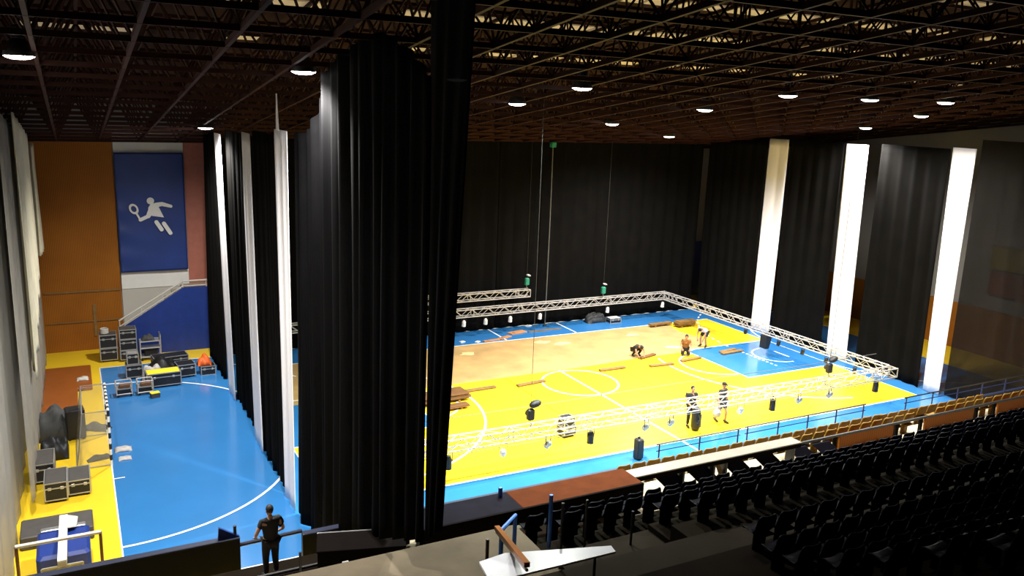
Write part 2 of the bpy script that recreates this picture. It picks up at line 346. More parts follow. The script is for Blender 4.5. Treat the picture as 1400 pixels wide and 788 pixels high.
# ================================================================ DRAPES
def drape(name, label, u, v0, v1, ztop, zbot, m, cat='curtain', group=None, fold=.09, per=.45, nz=26, seed=0, skew=0.0, axis='u', narrow=1.0, tops=None, bots=None, thick=.02):
    """folded hanging cloth along v at depth u (axis 'u'), or along u at depth v (axis 'v')"""
    r = random.Random(seed); n = max(10, int(abs(v1-v0)/per*9)); ph = [r.uniform(0,6.28) for _ in range(4)]
    front, back = [], []
    for j in range(nz+1):
        q = j/nz
        for i in range(n+1):
            s_ = i/n; v = v0+(v1-v0)*s_
            zt = tops(s_) if tops else (ztop(s_) if callable(ztop) else ztop)
            zb = bots(s_) if bots else zbot
            z = zt+(zb-zt)*q
            vm = (v0+v1)/2; vv = vm+(v-vm)*(1+(narrow-1)*q) + skew*q
            f = fold*(.55+.45*q)*(math.sin(2*PI*v/per+ph[0]+.6*math.sin(q*3+ph[1]))+.45*math.sin(2*PI*v/per*.43+ph[2])+.25*math.sin(2*PI*v/per*2.1+ph[3]+q))
            front.append((u+f, vv, z) if axis == 'u' else (vv, u+f, z))
            back.append((u+f+thick, vv, z) if axis == 'u' else (vv, u+f+thick, z))
    N = len(front); W = n+1; fs = []
    for j in range(nz):
        for i in range(n): a = j*W+i; fs.append((a,a+1,a+W+1,a+W)); fs.append((N+a,N+a+W,N+a+W+1,N+a+1))
    for j in range(nz):
        for i in (0,n): a = j*W+i; fs.append((a,a+W,N+a+W,N+a))
    for j in (0,nz):
        for i in range(n): a = j*W+i; fs.append((a,a+1,N+a+1,N+a))
    mb = MB(); mb.add(front+back, fs)
    return tag(mb.build(name, m, None, True), label, cat, group)
BG = 'black curtains hung round the court'; WG = 'white drapes between the black curtains'
drape('black_curtain','black floor-length curtain at the far end of the left row, beyond the farthest white drape',5.0,20.0,16.3,11.0,.03,M['black_cloth'],group=BG,seed=1)
drape('white_drape','farthest and narrowest white drape of the left row',4.92,16.3,14.7,11.05,.03,M['white_cloth'],group=WG,fold=.03,per=.8,seed=2,skew=-1.4)
drape('black_curtain','black curtain in the left row between the farthest and the middle white drape',5.16,14.9,9.5,11.25,.03,M['black_cloth'],group=BG,seed=3,skew=-.7)
drape('white_drape','middle white drape of the left row',4.92,9.75,8.2,11.38,.03,M['white_cloth'],group=WG,fold=.03,per=.8,seed=4,skew=-.7)
drape('black_curtain','black curtain in the left row between the middle and the nearest white drape',5.06,8.3,4.3,11.5,.03,M['black_cloth'],group=BG,seed=5,skew=-.45)
t = drape('white_drape','nearest white drape of the left row, beside the big black curtain',4.90,4.25,2.5,11.72,.05,M['white_cloth'],group=WG,fold=.03,per=.8,seed=6,skew=-.1,narrow=.8)
sm = MB(); sm.slab([(4.88,3.9,11.7),(4.88,3.55,11.7),(4.88,3.72,12.75),(4.88,3.8,12.75)],(.02,0,0)); sm.build('hanging_strap', M['white_cloth'], t)
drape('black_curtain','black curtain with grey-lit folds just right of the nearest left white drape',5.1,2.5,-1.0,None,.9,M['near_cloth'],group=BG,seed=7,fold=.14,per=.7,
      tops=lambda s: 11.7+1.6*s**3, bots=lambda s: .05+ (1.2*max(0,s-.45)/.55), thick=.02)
tag(drape('white_drape','scrap of white drape showing at the top of the black curtain below the lamp',5.35,-.55,-1.5,13.35,10.6,M['white_cloth'],group=WG,fold=.03,per=.8,seed=6,nz=10),None)
def topA(s): return 13.25+.75*math.sin(min(1,s*1.6)*PI/2) - (.9*max(0,(s-.62)/.38)**1.2)
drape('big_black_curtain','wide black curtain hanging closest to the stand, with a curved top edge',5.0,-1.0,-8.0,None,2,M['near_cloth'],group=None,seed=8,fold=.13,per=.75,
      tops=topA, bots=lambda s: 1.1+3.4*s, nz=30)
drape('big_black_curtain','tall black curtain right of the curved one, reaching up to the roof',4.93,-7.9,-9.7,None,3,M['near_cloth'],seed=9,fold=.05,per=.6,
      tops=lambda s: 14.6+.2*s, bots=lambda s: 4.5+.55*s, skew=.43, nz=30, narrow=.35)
drape('black_curtain','wide black curtain across the far side of the court, left half',19.95,5.3,20.4,11.05,.03,M['black_cloth'],group=BG,seed=11,axis='v',fold=.05,per=.9)
drape('black_curtain','wide black curtain across the far side of the court, right half up to the corner',19.98,20.45,34.75,11.1,.03,M['black_cloth'],group=BG,seed=12,axis='v',fold=.05,per=.9)
drape('black_curtain','black curtain at the far right corner, left of the farthest right white drape',35.0,19.72,14.75,11.15,.03,M['black_cloth'],group=BG,seed=13,fold=.06,per=.8)
drape('white_drape','farthest white drape of the right row',34.95,14.65,13.15,11.3,.03,M['white_cloth'],group=WG,fold=.03,per=.8,seed=14)
drape('black_curtain','black curtain in the right row between the farthest and the middle white drape',35.05,13.1,9.35,11.33,.03,M['black_cloth'],group=BG,seed=15,fold=.06,per=.8)
drape('white_drape','middle white drape of the right row, with a gap on its right side',34.95,9.2,7.85,11.32,.03,M['white_cloth'],group=WG,fold=.03,per=.8,seed=16,skew=-.3,narrow=.95)
drape('black_curtain','black curtain in the right row beside the nearest right white drape',35.05,7.15,3.4,11.42,.03,M['black_cloth'],group=BG,seed=17,fold=.06,per=.8,skew=-.1)
drape('white_drape','nearest and widest white drape of the right row',34.95,3.25,2.1,11.5,.03,M['white_cloth'],group=WG,fold=.025,per=.8,seed=18,skew=-.12,narrow=.75)
drape('black_gauze','see-through black gauze curtain at the right edge beyond the last white drape',35.2,2.05,-2.2,11.9,.05,M['scrim'],seed=19,fold=.04,per=.8)
tag(MB().rbox((35.55,19.7,5.0),(.30,.30,9.98),.05).build('corner_post', M['navy_panel']), 'navy post showing in the slit at the far right corner of the curtains', 'post')
# safety net on the left
drape('safety_net','pale grey hanging safety net along the left edge',-2.66,22.6,-1.0,None,.02,M['net'],cat='net',seed=21,fold=.05,per=1.9,
      tops=lambda s: 10.1+3.0*s, thick=.01)
drape('safety_net','thin see-through net veil in front of the cases at the left edge',-2.22,22.6,5.2,None,.02,M['veil'],cat='net',seed=24,fold=.035,per=1.3,
      tops=lambda s: 9.9+2.2*s, bots=lambda s: .03+.5*s, thick=.006)
drape('gathered_net','cream bunched net hanging at the far left beside the slatted wall',-2.06,22.4,19.6,10.2,5.4,M['net_dense'],cat='net',seed=22,fold=.10,per=.5,thick=.02, narrow=.7)
drape('gathered_net','cream bunched net hanging nearer the camera at the far left edge',-2.08,18.5,9.0,None,5,M['net_dense'],cat='net',seed=23,fold=.06,per=.9,thick=.02,
      tops=lambda s: 10.7+1.2*s, bots=lambda s: 5.2-2.0*s)
# ================================================================ BANNER
t = thing('sports_banner','blue banner with a white racket player pictogram on the far wall','banner',(1.3,23.12,3.85))
bv, bf = [], []
NBX, NBZ = 40, 60
for j in range(NBZ+1):
    for i in range(NBX+1):
        x = 3.1*i/NBX; z = 5.87*j/NBZ; k = math.exp(-x/.5)+.3*math.exp(-(3.1-x)/.3)
        bv.append((x, .035*k*math.sin(z*5.5+1.2*x)+.01*math.sin(x*2.2), z))
bf = [(j*(NBX+1)+i, j*(NBX+1)+i+1, (j+1)*(NBX+1)+i+1, (j+1)*(NBX+1)+i) for j in range(NBZ) for i in range(NBX)]
o = MB().add(bv, bf).build('cloth', M['banner_blue'], t, True); md = o.modifiers.new('solid','SOLIDIFY'); md.thickness = .012; md.offset = 0
pc = MB(); Y = -.10
def dy():
    global Y
    Y -= .004
def P2(u, z): return (u-1.3, Y, z-3.85)
def disc(c, r, r2=None, rot=0, n=24, hole=0):
    vs = []; r2 = r2 or r
    def ring(k): return [(c[0]-1.3+math.cos(rot)*r*k*math.cos(a)-math.sin(rot)*r2*k*math.sin(a), Y, c[1]-3.85+math.sin(rot)*r*k*math.cos(a)+math.cos(rot)*r2*k*math.sin(a)) for a in [2*PI*i/n for i in range(n)]]
    if not hole: dy(); pc.slab(ring(1), (0,.02,0))
    else:
        A, B = ring(1), ring(hole); vs = A+B+[(p[0],Y+.02,p[2]) for p in A+B]
        fs = []
        for i in range(n):
            j = (i+1) % n; fs += [(i,j,n+j,n+i),(2*n+i,3*n+i,3*n+j,2*n+j),(i,2*n+i,2*n+j,j),(n+i,n+j,3*n+j,3*n+i)]
        pc.add(vs, fs)
def limb(a, b, w0, w1=None):
    dy(); w1 = w1 or w0; a = Vector(a); b = Vector(b); d = (b-a).normalized(); n_ = Vector((-d.y,d.x)); ang = math.atan2(d.y,d.x)
    pts = [a+n_*w0] + [a+Vector((math.cos(ang+PI/2+PI*i/8), math.sin(ang+PI/2+PI*i/8)))*w0 for i in range(1,8)] + [a-n_*w0]
    pts += [b-n_*w1] + [b+Vector((math.cos(ang-PI/2+PI*i/8), math.sin(ang-PI/2+PI*i/8)))*w1 for i in range(1,8)] + [b+n_*w1]
    pc.slab([P2(p.x,p.y) for p in pts], (0,.02,0))
disc((2.80,7.38), .17); disc((2.03,7.0), .20, .27, .45, hole=.58)
limb((2.13,6.80),(2.28,6.50),.045); limb((2.30,6.46),(2.66,6.63),.085); limb((2.66,6.63),(2.86,6.98),.10,.16)
dy(); pc.slab([P2(*p) for p in ((2.68,7.05),(2.80,7.22),(3.10,7.30),(3.16,7.08),(3.38,6.55),(2.84,6.64),(2.70,6.80))], (0,.02,0))
limb((3.05,7.18),(3.32,7.22),.11,.10); limb((3.32,7.22),(3.72,7.10),.10,.075)
limb((3.02,6.33),(3.24,5.95),.095); limb((3.36,6.25),(3.64,5.76),.095)
pc.build('pictogram', M['white'], t)
# ================================================================ STAIRCASE at the far left
t = thing('staircase','navy-sided stairs with a pale handrail rising along the far wall','staircase',(1.0,21.6,0))
MB().slab([(0,0,0),(0,0,1.35),(2.95,0,3.22),(4.1,0,3.22),(4.1,0,0)],(0,.1,0)).build('side_panel', M['navy_panel'], t)
for k in range(8): MB().box((.3+.34*k,.72,.55+.33*k),(.36,1.2,.08)).build('step', M['concrete'], t)
MB().box((3.55,.72,3.1),(1.2,1.2,.1)).build('landing', M['concrete'], t)
MB().tube([(0,.05,1.78),(2.95,.05,3.55),(4.1,.05,3.55)],.045,8).build('handrail', M['offwhite'], t)
MB().tube([(0,.05,1.48),(2.95,.05,3.30),(4.1,.05,3.30)],.03,8).build('lower_rail', M['offwhite'], t)
for x, z in ((0.02,1.36),(1.0,1.98),(2.0,2.62),(2.95,3.2),(4.05,3.2)): MB().tube([(x,.05,z),(x,.05,z+.42)],.025).build('baluster', M['offwhite'], t)
# ================================================================ CASES
def flight_case(label, loc, d, rz=0, lid=None, casters=True, group=None, name='flight_case', open_top=False):
    w, l, h = d; t = thing(name, label, 'case', loc, rz, group); z0 = .1 if casters else 0
    bd = MB().rbox((0,0,z0+(h-z0)/2),(w,l,h-z0),.015).build('body', M['case'], t)
    e = MB(); s_ = .025
    for zz in ((z0+.01), z0+(h-z0)*.68, h-.01):
        for sy in (-1,1): e.box((0,sy*l/2,zz),(w+.02,s_,s_*1.4))
        for sx in (-1,1): e.box((sx*w/2,0,zz),(s_,l+.02,s_*1.4))
    for sx in (-1,1):
        for sy in (-1,1): e.box((sx*w/2,sy*l/2,z0+(h-z0)/2),(s_*1.5,s_*1.5,h-z0))
    e.build('edging', M['edge'], bd)
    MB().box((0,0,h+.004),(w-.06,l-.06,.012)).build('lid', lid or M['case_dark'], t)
    for sx in (-.28,.28): MB().rbox((sx*w,-l/2-.012,z0+(h-z0)*.68),(.10,.02,.10),.008).build('latch', M['edge'], bd)
    if casters:
        for sx in (-1,1):
            for sy in (-1,1):
                MB().lathe([(.02,-.02),(.05,-.02),(.05,.02),(.02,.02)],12,(sx*(w/2-.1),sy*(l/2-.1),.05),Matrix.Rotation(PI/2,3,'X')).build('caster', M['black_metal'], t)
    return t
def at(x, y, z=0): p = G(x, y, z); return (p.x, p.y, z)
flight_case('black road case at the foot of the left stack by the stairs', (.45,21.2,0), (.72,.7,.68))
flight_case('black road case on top of the left stack by the stairs', (.45,21.2,.71), (.72,.7,.62), casters=False)
flight_case('black road case at the foot of the taller middle stack by the stairs', (1.30,21.0,0), (.72,.7,.55))
flight_case('black road case in the middle of the taller stack by the stairs', (1.30,21.0,.57), (.72,.7,.52), casters=False)
flight_case('black road case on top of the taller stack by the stairs', (1.30,21.0,1.11), (.72,.7,.46), casters=False)
t = thing('coiled_hose','small pale coil lying on the left stack of cases','coil',(.32,21.2,1.345))
c = MB()
for k in range(4): c.tube([(.16*math.cos(a),.16*math.sin(a),.04+.06*k) for a in [2*PI*i/16 for i in range(17)]],.035)
c.build('coil', M['offwhite'], t); MB().box((.16,0,.13),(.06,.05,.27)).build('strap', M['black_metal'], t)
# silver wheeled cart
t = thing('equipment_cart','silver grey equipment cart with a dark bundle on top beside the stairs','cart',(2.25,20.75,0))
fr = MB()
for sx in (-.45,.45):
    for sy in (-.3,.3): fr.tube([(sx,sy,.12),(sx,sy,1.25 if sx > 0 else .95)],.025)
for zz in (.18,.62,.95):
    for sy in (-.3,.3): fr.tube([(-.45,sy,zz),(.45,sy,zz)],.022)
    for sx in (-.45,.45): fr.tube([(sx,-.3,zz),(sx,.3,zz)],.022)
fr.build('frame', M['alu'], t)
for zz in (.2,.63,.96): MB().box((0,0,zz),(.88,.58,.025)).build('shelf', M['edge'], t)
MB().rbox((.02,0,.40),(.6,.45,.36),.04).build('black_unit', M['case'], t); MB().slab([(.45,-.3,.95),(.45,.3,.95),(.45,.3,1.25),(.45,-.3,1.25)],(.02,0,0)).build('end_panel', M['edge'], t)
for sx in (-.4,.4):
    for sy in (-.26,.26): MB().lathe([(.02,-.02),(.06,-.02),(.06,.02),(.02,.02)],12,(sx,sy,.06),Matrix.Rotation(PI/2,3,'X')).build('caster', M['black_metal'], t)
def heap(name, label, cat, loc, size, m, seed=0, rz=0, parts=None):
    r = random.Random(seed); nx, ny = 16, 12; vs = []
    ph = [r.uniform(0,6) for _ in range(6)]
    for j in range(ny+1):
        for i in range(nx+1):
            x, y = i/nx*2-1, j/ny*2-1
            e = max(0, 1-(abs(x)**3+abs(y)**3)) ** .55 if abs(x)**3+abs(y)**3 < 1 else 0
            k = .72+.16*math.sin(3.1*x+ph[0])*math.cos(2.3*y+ph[1])+.12*math.sin(6.7*x+ph[2]+2*y)+.08*math.sin(9*y+ph[3]+4*x)
            w = 1+.06*math.sin(5*x+ph[4])
            vs.append((x*size[0]/2*w*(1 if e else .96), y*size[1]/2*(1 if e else .96), e*k*size[2]))
    W = nx+1; top = [(j*W+i, j*W+i+1, (j+1)*W+i+1, (j+1)*W+i) for j in range(ny) for i in range(nx)]
    o = MB().add(vs, top).build(name, m, None, True, loc); o.rotation_euler = (0,0,rz)
    md = o.modifiers.new('solid','SOLIDIFY'); md.thickness = .02; md.offset = 1
    return tag(o, label, cat)
heap('cloth_bundle','dark bundle lying on the silver cart','bundle',(2.15,20.75,.985),(.6,.45,.28),M['grey_cloth'],1)
flight_case('small black case under the smaller one at the corner of the blue floor', (1.35,18.1,0), (.66,.6,.66))
flight_case('small grey-topped case on the corner case of the blue floor', (1.32,18.1,.68), (.46,.42,.5), casters=False, lid=M['edge'])
# long open case with yellow lining
t = flight_case('long black case with a bright yellow top on the blue floor', (2.42,16.55,0), (1.38,.72,.66), .05, lid=M['yellow_lid'], name='long_flight_case')
flight_case('long low black case behind the yellow-topped one', (2.95,19.05,0), (1.5,.7,.62), .12, lid=M['case'], name='long_flight_case')
flight_case('flat black case beside the end of the yellow-topped case', (3.45,17.55,0), (.75,.7,.62), .1, lid=M['case'])
heap('cable_heap','heap of dark and brown cables between the black cases','cables',(2.5,17.95,0),(1.5,1.1,.95),M['case'],4)
heap('sheet_pile','pile of crumpled grey brown sheets behind the yellow-topped case','sheets',(2.05,17.35,0),(.9,.45,.85),M['bag_grey'],5)
def trolley(label, loc):
    t = thing('crate_trolley', label, 'trolley', loc, .03)
    MB().box((0,0,.36),(.6,.5,.03)).build('shelf', M['edge'], t)
    fr = MB()
    for sx in (-.3,.3):
        for sy in (-.25,.25): fr.tube([(sx,sy,.1),(sx,sy,.62)],.022)
    for zz in (.14,.62):
        for sy in (-.25,.25): fr.tube([(-.3,sy,zz),(.3,sy,zz)],.022)
        for sx in (-.3,.3): fr.tube([(sx,-.25,zz),(sx,.25,zz)],.022)
    fr.build('frame', M['alu'], t); MB().rbox((0,0,.24),(.5,.4,.2),.02).build('black_box', M['case'], t)
    MB().rbox((.03,.0,.46),(.42,.34,.16),.03).build('top_tray', M['wood_dark'], t)
    for sx in (-.25,.25):
        for sy in (-.2,.2): MB().lathe([(.02,-.02),(.05,-.02),(.05,.02),(.02,.02)],12,(sx,sy,.05),Matrix.Rotation(PI/2,3,'X')).build('caster', M['black_metal'], t)
    return t
trolley('left of the two small silver framed trolleys on the blue floor', (.80,15.75,0)); trolley('right of the two small silver framed trolleys on the blue floor', (1.62,15.72,0))
t = thing('small_box','small yellow-topped box on the blue floor by the right trolley','box',(1.95,15.05,0),.2)
MB().rbox((0,0,.10),(.36,.28,.20),.02).build('box_body', M['case_dark'], t); MB().rbox((0,0,.215),(.37,.29,.03),.01).build('lid', M['yellow_lid'], t)
flight_case('small dark case under the orange bag by the black curtain', (4.42,17.55,0), (.62,.55,.42), casters=False, lid=M['case'])
heap('orange_bag','bright orange bag on a dark case by the black curtain','bag',(4.30,17.6,.425),(.62,.5,.5),M['orange'],8)
# brown mats
def slabmat(label, loc, d, m, name='gym_mat', rz=0):
    t = thing(name, label, 'mat', loc, rz); MB().rbox((0,0,d[2]/2),d,.03).build('pad', m, t)
    for sx in (-.3,.3): MB().tube([(sx*d[0]-.08,-d[1]/2-.005,d[2]/2),(sx*d[0],-d[1]/2-.04,d[2]/2-.02),(sx*d[0]+.08,-d[1]/2-.005,d[2]/2)],.015).build('handle', M['black_metal'], t)
    return t
slabmat('brown gym mat lying farther back on the yellow floor near the net', (-1.32,18.6,0), (1.9,3.3,.16), M['mat_brown'])
slabmat('brown gym mat lying nearer on the yellow floor beside the net', (-1.62,15.2,0), (1.35,2.9,.28), M['mat_brown'])
tag(heap('rag','crumpled pale pink cloth on the edge of the brown mat','cloth',(-.72,18.1,.165),(.5,.4,.16),M['offwhite'],9),None)
# handball goal at the end line
t = thing('handball_goal','handball goal with a striped frame standing at the left end line','goal',(0,10,0))
def striped(name, a, b, n):
    a = Vector(a); b = Vector(b); m = MB().tube([a+(b-a)*i/n for i in range(n+1)], .045, 6)
    m.mi = [(k//6) % 2 for k in range(6*n)] + [0, 1]; m.build(name, [M['white'], M['black_metal']], t)
striped('post', (0,-1.5,0),(0,-1.5,2),10); striped('post', (0,1.5,0),(0,1.5,2),10); striped('crossbar', (0,-1.5,2),(0,1.5,2),15)
bk = MB()
for y in (-1.5,1.5): bk.tube([(0,y,2),(-.8,y,2),(-1.05,y,.03),(0,y,.03)],.022)
bk.tube([(-1.05,-1.5,.03),(-1.05,1.5,.03)],.022); bk.tube([(-.8,-1.5,2),(-.8,1.5,2)],.022); bk.build('back_frame', M['steel'], t)
nn = MB()
nn.slab([(-.8,-1.5,1.98),(-.8,1.5,1.98),(-1.05,1.5,.05),(-1.05,-1.5,.05)],(-.006,0,0))
nn.slab([(-.02,-1.5,1.98),(-.8,-1.5,1.98),(-1.03,-1.5,.05),(-.02,-1.5,.05)],(0,-.006,0)); nn.slab([(-.02,1.5,1.98),(-.8,1.5,1.98),(-1.03,1.5,.05),(-.02,1.5,.05)],(0,.006,0))
gnet = sheer(mat('goal_net_cord',(.45,.42,.34),.9,var=.1),.86); nn.build('net', gnet, t)
heap('dark_bag','flat dark bag lying in the goal near its post','bag',(-.35,9.2,0),(.8,.3,.2),M['grey_cloth'],31,.2)
heap('dark_bag','dark grey holdall lying slanted behind the goal','bag',(-.35,12.2,0),(1.0,.55,.3),M['grey_cloth'],32,-.5)
heap('plastic_sheet','upper crumpled clear plastic sheet on the blue floor by the goal','plastic',(.42,9.75,.017),(.6,.45,.12),M['bag_grey'],33)
heap('plastic_sheet','lower crumpled clear plastic sheet on the blue floor by the goal','plastic',(.45,8.9,.017),(.45,.35,.08),M['bag_grey'],34)
# dark gear by the net
heap('covered_gear','tall heap of gear under a dark green-black cover beside the net','gear',(-1.75,12.3,0),(1.5,1.7,1.25),M['grey_cloth'],41)
t = thing('loudspeaker','big black upright loudspeaker on the yellow floor beside the net','speaker',(-1.05,11.6,0),.1)
MB().rbox((0,0,.6),(.62,.6,1.1),.03).build('cabinet', M['case'], t); MB().box((0,-.31,.62),(.54,.02,.95)).build('grille', M['black_metal'], t)
for sx in (-.24,.24):
    for sy in (-.22,.22): MB().lathe([(.05,0),(.05,.05)],10,(sx,sy,0)).build('foot', M['black_metal'], t)
heap('black_cover','black cloth draped over boxes below the loudspeaker','cloth',(-1.75,10.3,0),(.95,1.4,.75),M['case'],42)
flight_case('dark flight case near the net, left of the pair with pale edges', (-2.02,8.4,0), (.62,1.3,.7))
flight_case('left case of the pair with pale edging by the yellow court edge', (-1.65,6.75,0), (.62,1.15,.68))
flight_case('right case of the pair with pale edging by the yellow court edge', (-1.00,6.95,0), (.62,1.1,.56))
t = slabmat('dark grey padded mat leaning flat by the blue hoop base', (-1.6,3.95,.0), (1.85,1.15,.40), M['case_dark'], 'crash_mat')
# stored goal frame (near)
t = thing('goal_frame','pale goal frame with brown posts in the bottom left corner','goal',(-1.42,-.25,0))
MB().tube([(-.92,0,2.0),(.92,0,2.0)],.05,8).build('crossbar', M['offwhite'], t)
for sx in (-1,1):
    MB().tube([(sx*.9,0,0),(sx*.9,0,2.0)],.04,8).build('post', M['wood_dark'], t); MB().rbox((sx*.9,0,.06),(.16,.4,.12),.02).build('foot', M['black_metal'], t)
# portable basketball hoop
t = thing('basketball_hoop','folded portable basketball hoop with blue padded base and white arm','hoop',(-1.4,1.5,0))
pb = MB().rbox((0,.25,.50),(1.25,1.6,.9),.08).build('padded_base', M['navy_panel'], t)
MB().rbox((0,.95,.97),(1.1,.2,.06),.02).build('base_lid', M['steel'], pb)
MB().rbox((0,0,.02+.03),(1.2,1.5,.06),.02).build('chassis', M['black_metal'], t)
arm = MB(); arm.slab([(-.10,1.7,.80),(.10,1.7,.80),(.10,-1.7,1.22),(-.10,-1.7,1.22)],(0,.05,.16)); arm.build('arm', M['white'], t)
MB().slab([(.10,1.6,.97),(.36,1.4,.97),(.32,.7,1.05),(.10,.6,1.10)],(0,.02,.03)).build('bracket', M['offwhite'], t)
bb = MB()
for a, b in (((-.45,-1.6,.75),(.45,-1.6,.75)),((-.45,-1.6,1.2),(.45,-1.6,1.2)),((-.45,-1.6,.75),(-.45,-1.6,1.2)),((.45,-1.6,.75),(.45,-1.6,1.2))): bb.tube([a,b],.03,4)
bf_ = bb.build('backboard_frame', M['edge'], t); MB().box((0,-1.6,.97),(.88,.01,.43)).build('backboard', M['clear'], bf_)
MB().tube([(.2*math.cos(a),-1.82+.2*math.sin(a),.80) for a in [2*PI*i/20 for i in range(21)]],.012).build('rim', M['orange'], bf_)
# ================================================================ TRUSSES
def truss(label, a, b, name='lighting_truss'):
    """box truss: a, b are the centre line ends, .4 m square"""
    a = Vector(a); b = Vector(b); d = (b-a); L = d.length; rz = math.atan2(d.y, d.x)
    t = thing(name, label, 'truss', a, rz); h = .20
    for sy in (-1,1):
        for sz in (-1,1): MB().tube([(0,sy*h,sz*h),(L,sy*h,sz*h)],.03,6).build('chord', M['alu'], t)
    lc = MB(); n = max(2, int(round(L/.5))); s_ = L/n
    for i in range(n):
        x0, x1 = i*s_, (i+1)*s_; k = 1 if i % 2 else -1
        for sy in (-1,1): lc.tube([(x0,sy*h,-k*h),(x1,sy*h,k*h)],.016,4,False)
        for sz in (-1,1): lc.tube([(x0,-k*h,sz*h),(x1,k*h,sz*h)],.016,4,False)
    lc.build('lacing', M['alu'], t)
    for x in [0,L]+[3*i for i in range(1,int(L//3)+1)]:
        ends = MB()
        for sy in (-1,1): ends.tube([(x,sy*h,-h),(x,sy*h,h)],.022,4)
        for sz in (-1,1): ends.tube([(x,-h,sz*h),(x,h,sz*h)],.022,4)
        ends.build('end_frame', M['alu'], t)
    return t
truss('long aluminium truss hanging low along the near side of the court', (6.5,2.72,1.4), (32.1,2.55,1.4))
truss('aluminium truss running along the right end of the court', (31.95,2.85,1.4), (31.6,18.6,1.4))
truss('long aluminium truss along the far side of the court before the black curtain', (6.5,18.95,1.4), (31.8,18.85,1.4))
truss('short aluminium truss hanging higher behind the far truss', (12.5,19.45,2.15), (22.25,19.35,2.15))
# ---------------------------------------------------------------- stage lights
def par_can(label, loc, m, rz=0.0, tilt=0.35, drop=.35, group='stage lights hanging under the trusses', L=.34, r=.11):
    t = thing('stage_light', label, 'stage light', loc, rz, group)
    R = Matrix.Rotation(tilt, 3, 'X'); c = Vector((0,0,-drop))
    cn = MB().lathe([(r,-L/2),(r*1.05,-L/2+.03),(r,-L/2+.05),(r*.95,L*.2),(r*.6,L*.45),(r*.3,L*.5)],14,c,R).build('can', m, t)
    MB().lathe([(r*.2,0),(r*.92,.01)],14,c+R@Vector((0,0,-L/2+.015)),R).build('lens', M['steel'], cn)
    y = MB()
    for sx in (-1,1): y.box((sx*(r+.02),0,-drop/2),(.014,.035,drop))
    y.box((0,0,-.01),(2*r+.06,.035,.014)); y.build('yoke', M['black_metal'], t)
    MB().rbox((0,0,.015),(.06,.06,.07),.01).build('clamp', M['black_metal'], t)
    return t
for i, u in enumerate((17.93,19.25,20.79,22.71,27.35,31.45)):
    par_can(f'small white stage light under the far truss, {ORD[i]} from the black curtain', (u,18.75,1.13), M['white'], 0, .1, .27)
for i, v in enumerate((11.72,9.26,7.6,6.08,4.37)):
    par_can(f'small black stage light under the right-hand truss, {ORD[i]} from its far end', (31.75,v,1.13), M['black_metal'], 0, .3, .2, L=.26, r=.09)
t = thing('loudspeaker','black wedge loudspeaker hanging under the right-hand truss by the blue key','speaker',(31.75,10.25,1.15))
MB().slab([(-.2,-.3,-.02),(.2,-.3,-.02),(.12,-.22,-.75),(-.12,-.22,-.75)],(0,.45,0)).build('cabinet', M['case'], t); MB().rbox((0,-.05,.02),(.1,.1,.07),.01).build('clamp', M['black_metal'], t)
nearL = [(10.08,'b','farthest left, beside the big black curtain'),(12.16,'w','white, second from the big black curtain'),(13.98,'g','grey, third from the big black curtain'),(15.79,'b','black upright one, fourth from the big black curtain'),
 (18.31,'g','grey, left of the end of the white centre line'),(19.51,'g','grey, right of the white centre line'),(23.06,'w','pale, right of the two standing workers'),(24.82,'b','black, second right of the standing workers'),
 (26.35,'g','grey, third right of the standing workers'),(28.18,'g','pinkish grey, fourth right of the standing workers'),(31.1,'b','black, at the right end of the truss')]
for u, k, txt in nearL:
    if k == 'b': par_can('stage light under the near truss, ' + txt, (u,2.62,1.13), M['black_metal'], 0, .05, .33, L=.5, r=.13)
    else: par_can('stage light under the near truss, ' + txt, (u,2.62,1.13), M['white' if k == 'w' else 'edge'], .4 if k == 'g' else -.4, .7, .32, L=.30, r=.12)
# ---------------------------------------------------------------- chain hoists
def hoist(label, loc, m, top, bag=True):
    t = thing('chain_hoist', label, 'hoist', loc)
    mo = MB().rbox((0,0,.42),(.26,.22,.42),.04).build('motor_body', m, t)
    MB().lathe([(.08,-.09),(.12,-.06),(.12,.06),(.08,.09)],14,(.0,.14,.42),Matrix.Rotation(PI/2,3,'X')).build('motor_cap', M['black_metal'], mo)
    MB().tube([(0,0,.2),(0,0,.1),(.06,0,.04),(0,0,-.01),(-.05,0,.03)],.018).build('hook', M['steel'], t)
    MB().tube([(0,0,.62),(0,0,top-loc[2])],.009,5).build('chain', M['chain'], t)
    if bag: MB().ball((.16,-.02,.80),(.24,.16,.13),12,8,Matrix.Rotation(-.25,3,'Y')).build('chain_bag', M['case'], t, True)
    else: MB().ball((.1,0,.78),(.17,.07,.06),10,6,Matrix.Rotation(.3,3,'Y')).build('chain_bag', M['alu'], t, True)
    return t
hoist('black chain hoist with dark chain bag on the near truss, left one', (13.2,2.62,1.63), M['case'], zc(2.6))
hoist('black chain hoist with dark chain bag on the near truss, right one', (27.9,2.58,1.63), M['case'], zc(2.6))
hoist('green chain hoist on the far truss before the black curtain', (27.05,18.87,1.63), M['green'], zc(18.9), False)
hoist('green chain hoist at the end of the short high truss', (22.1,19.37,2.38), M['green'], zc(19.4), False)
t = thing('hanging_rope','grey steel rope hanging from the roof to the blue floor before the far curtain','rope',(23.5,19.5,0.03))
MB().tube([(0,0,0),(.02,0,6),(0,0,zc(19.5)-.05)],.035,6).build('rope', M['cable'], t); MB().rbox((0,0,zc(19.5)-.25),(.3,.3,.3),.03).build('top_block', M['green'], t); MB().rbox((0,0,.0),(.2,.2,.05),.01).build('foot_weight', M['black_metal'], t)
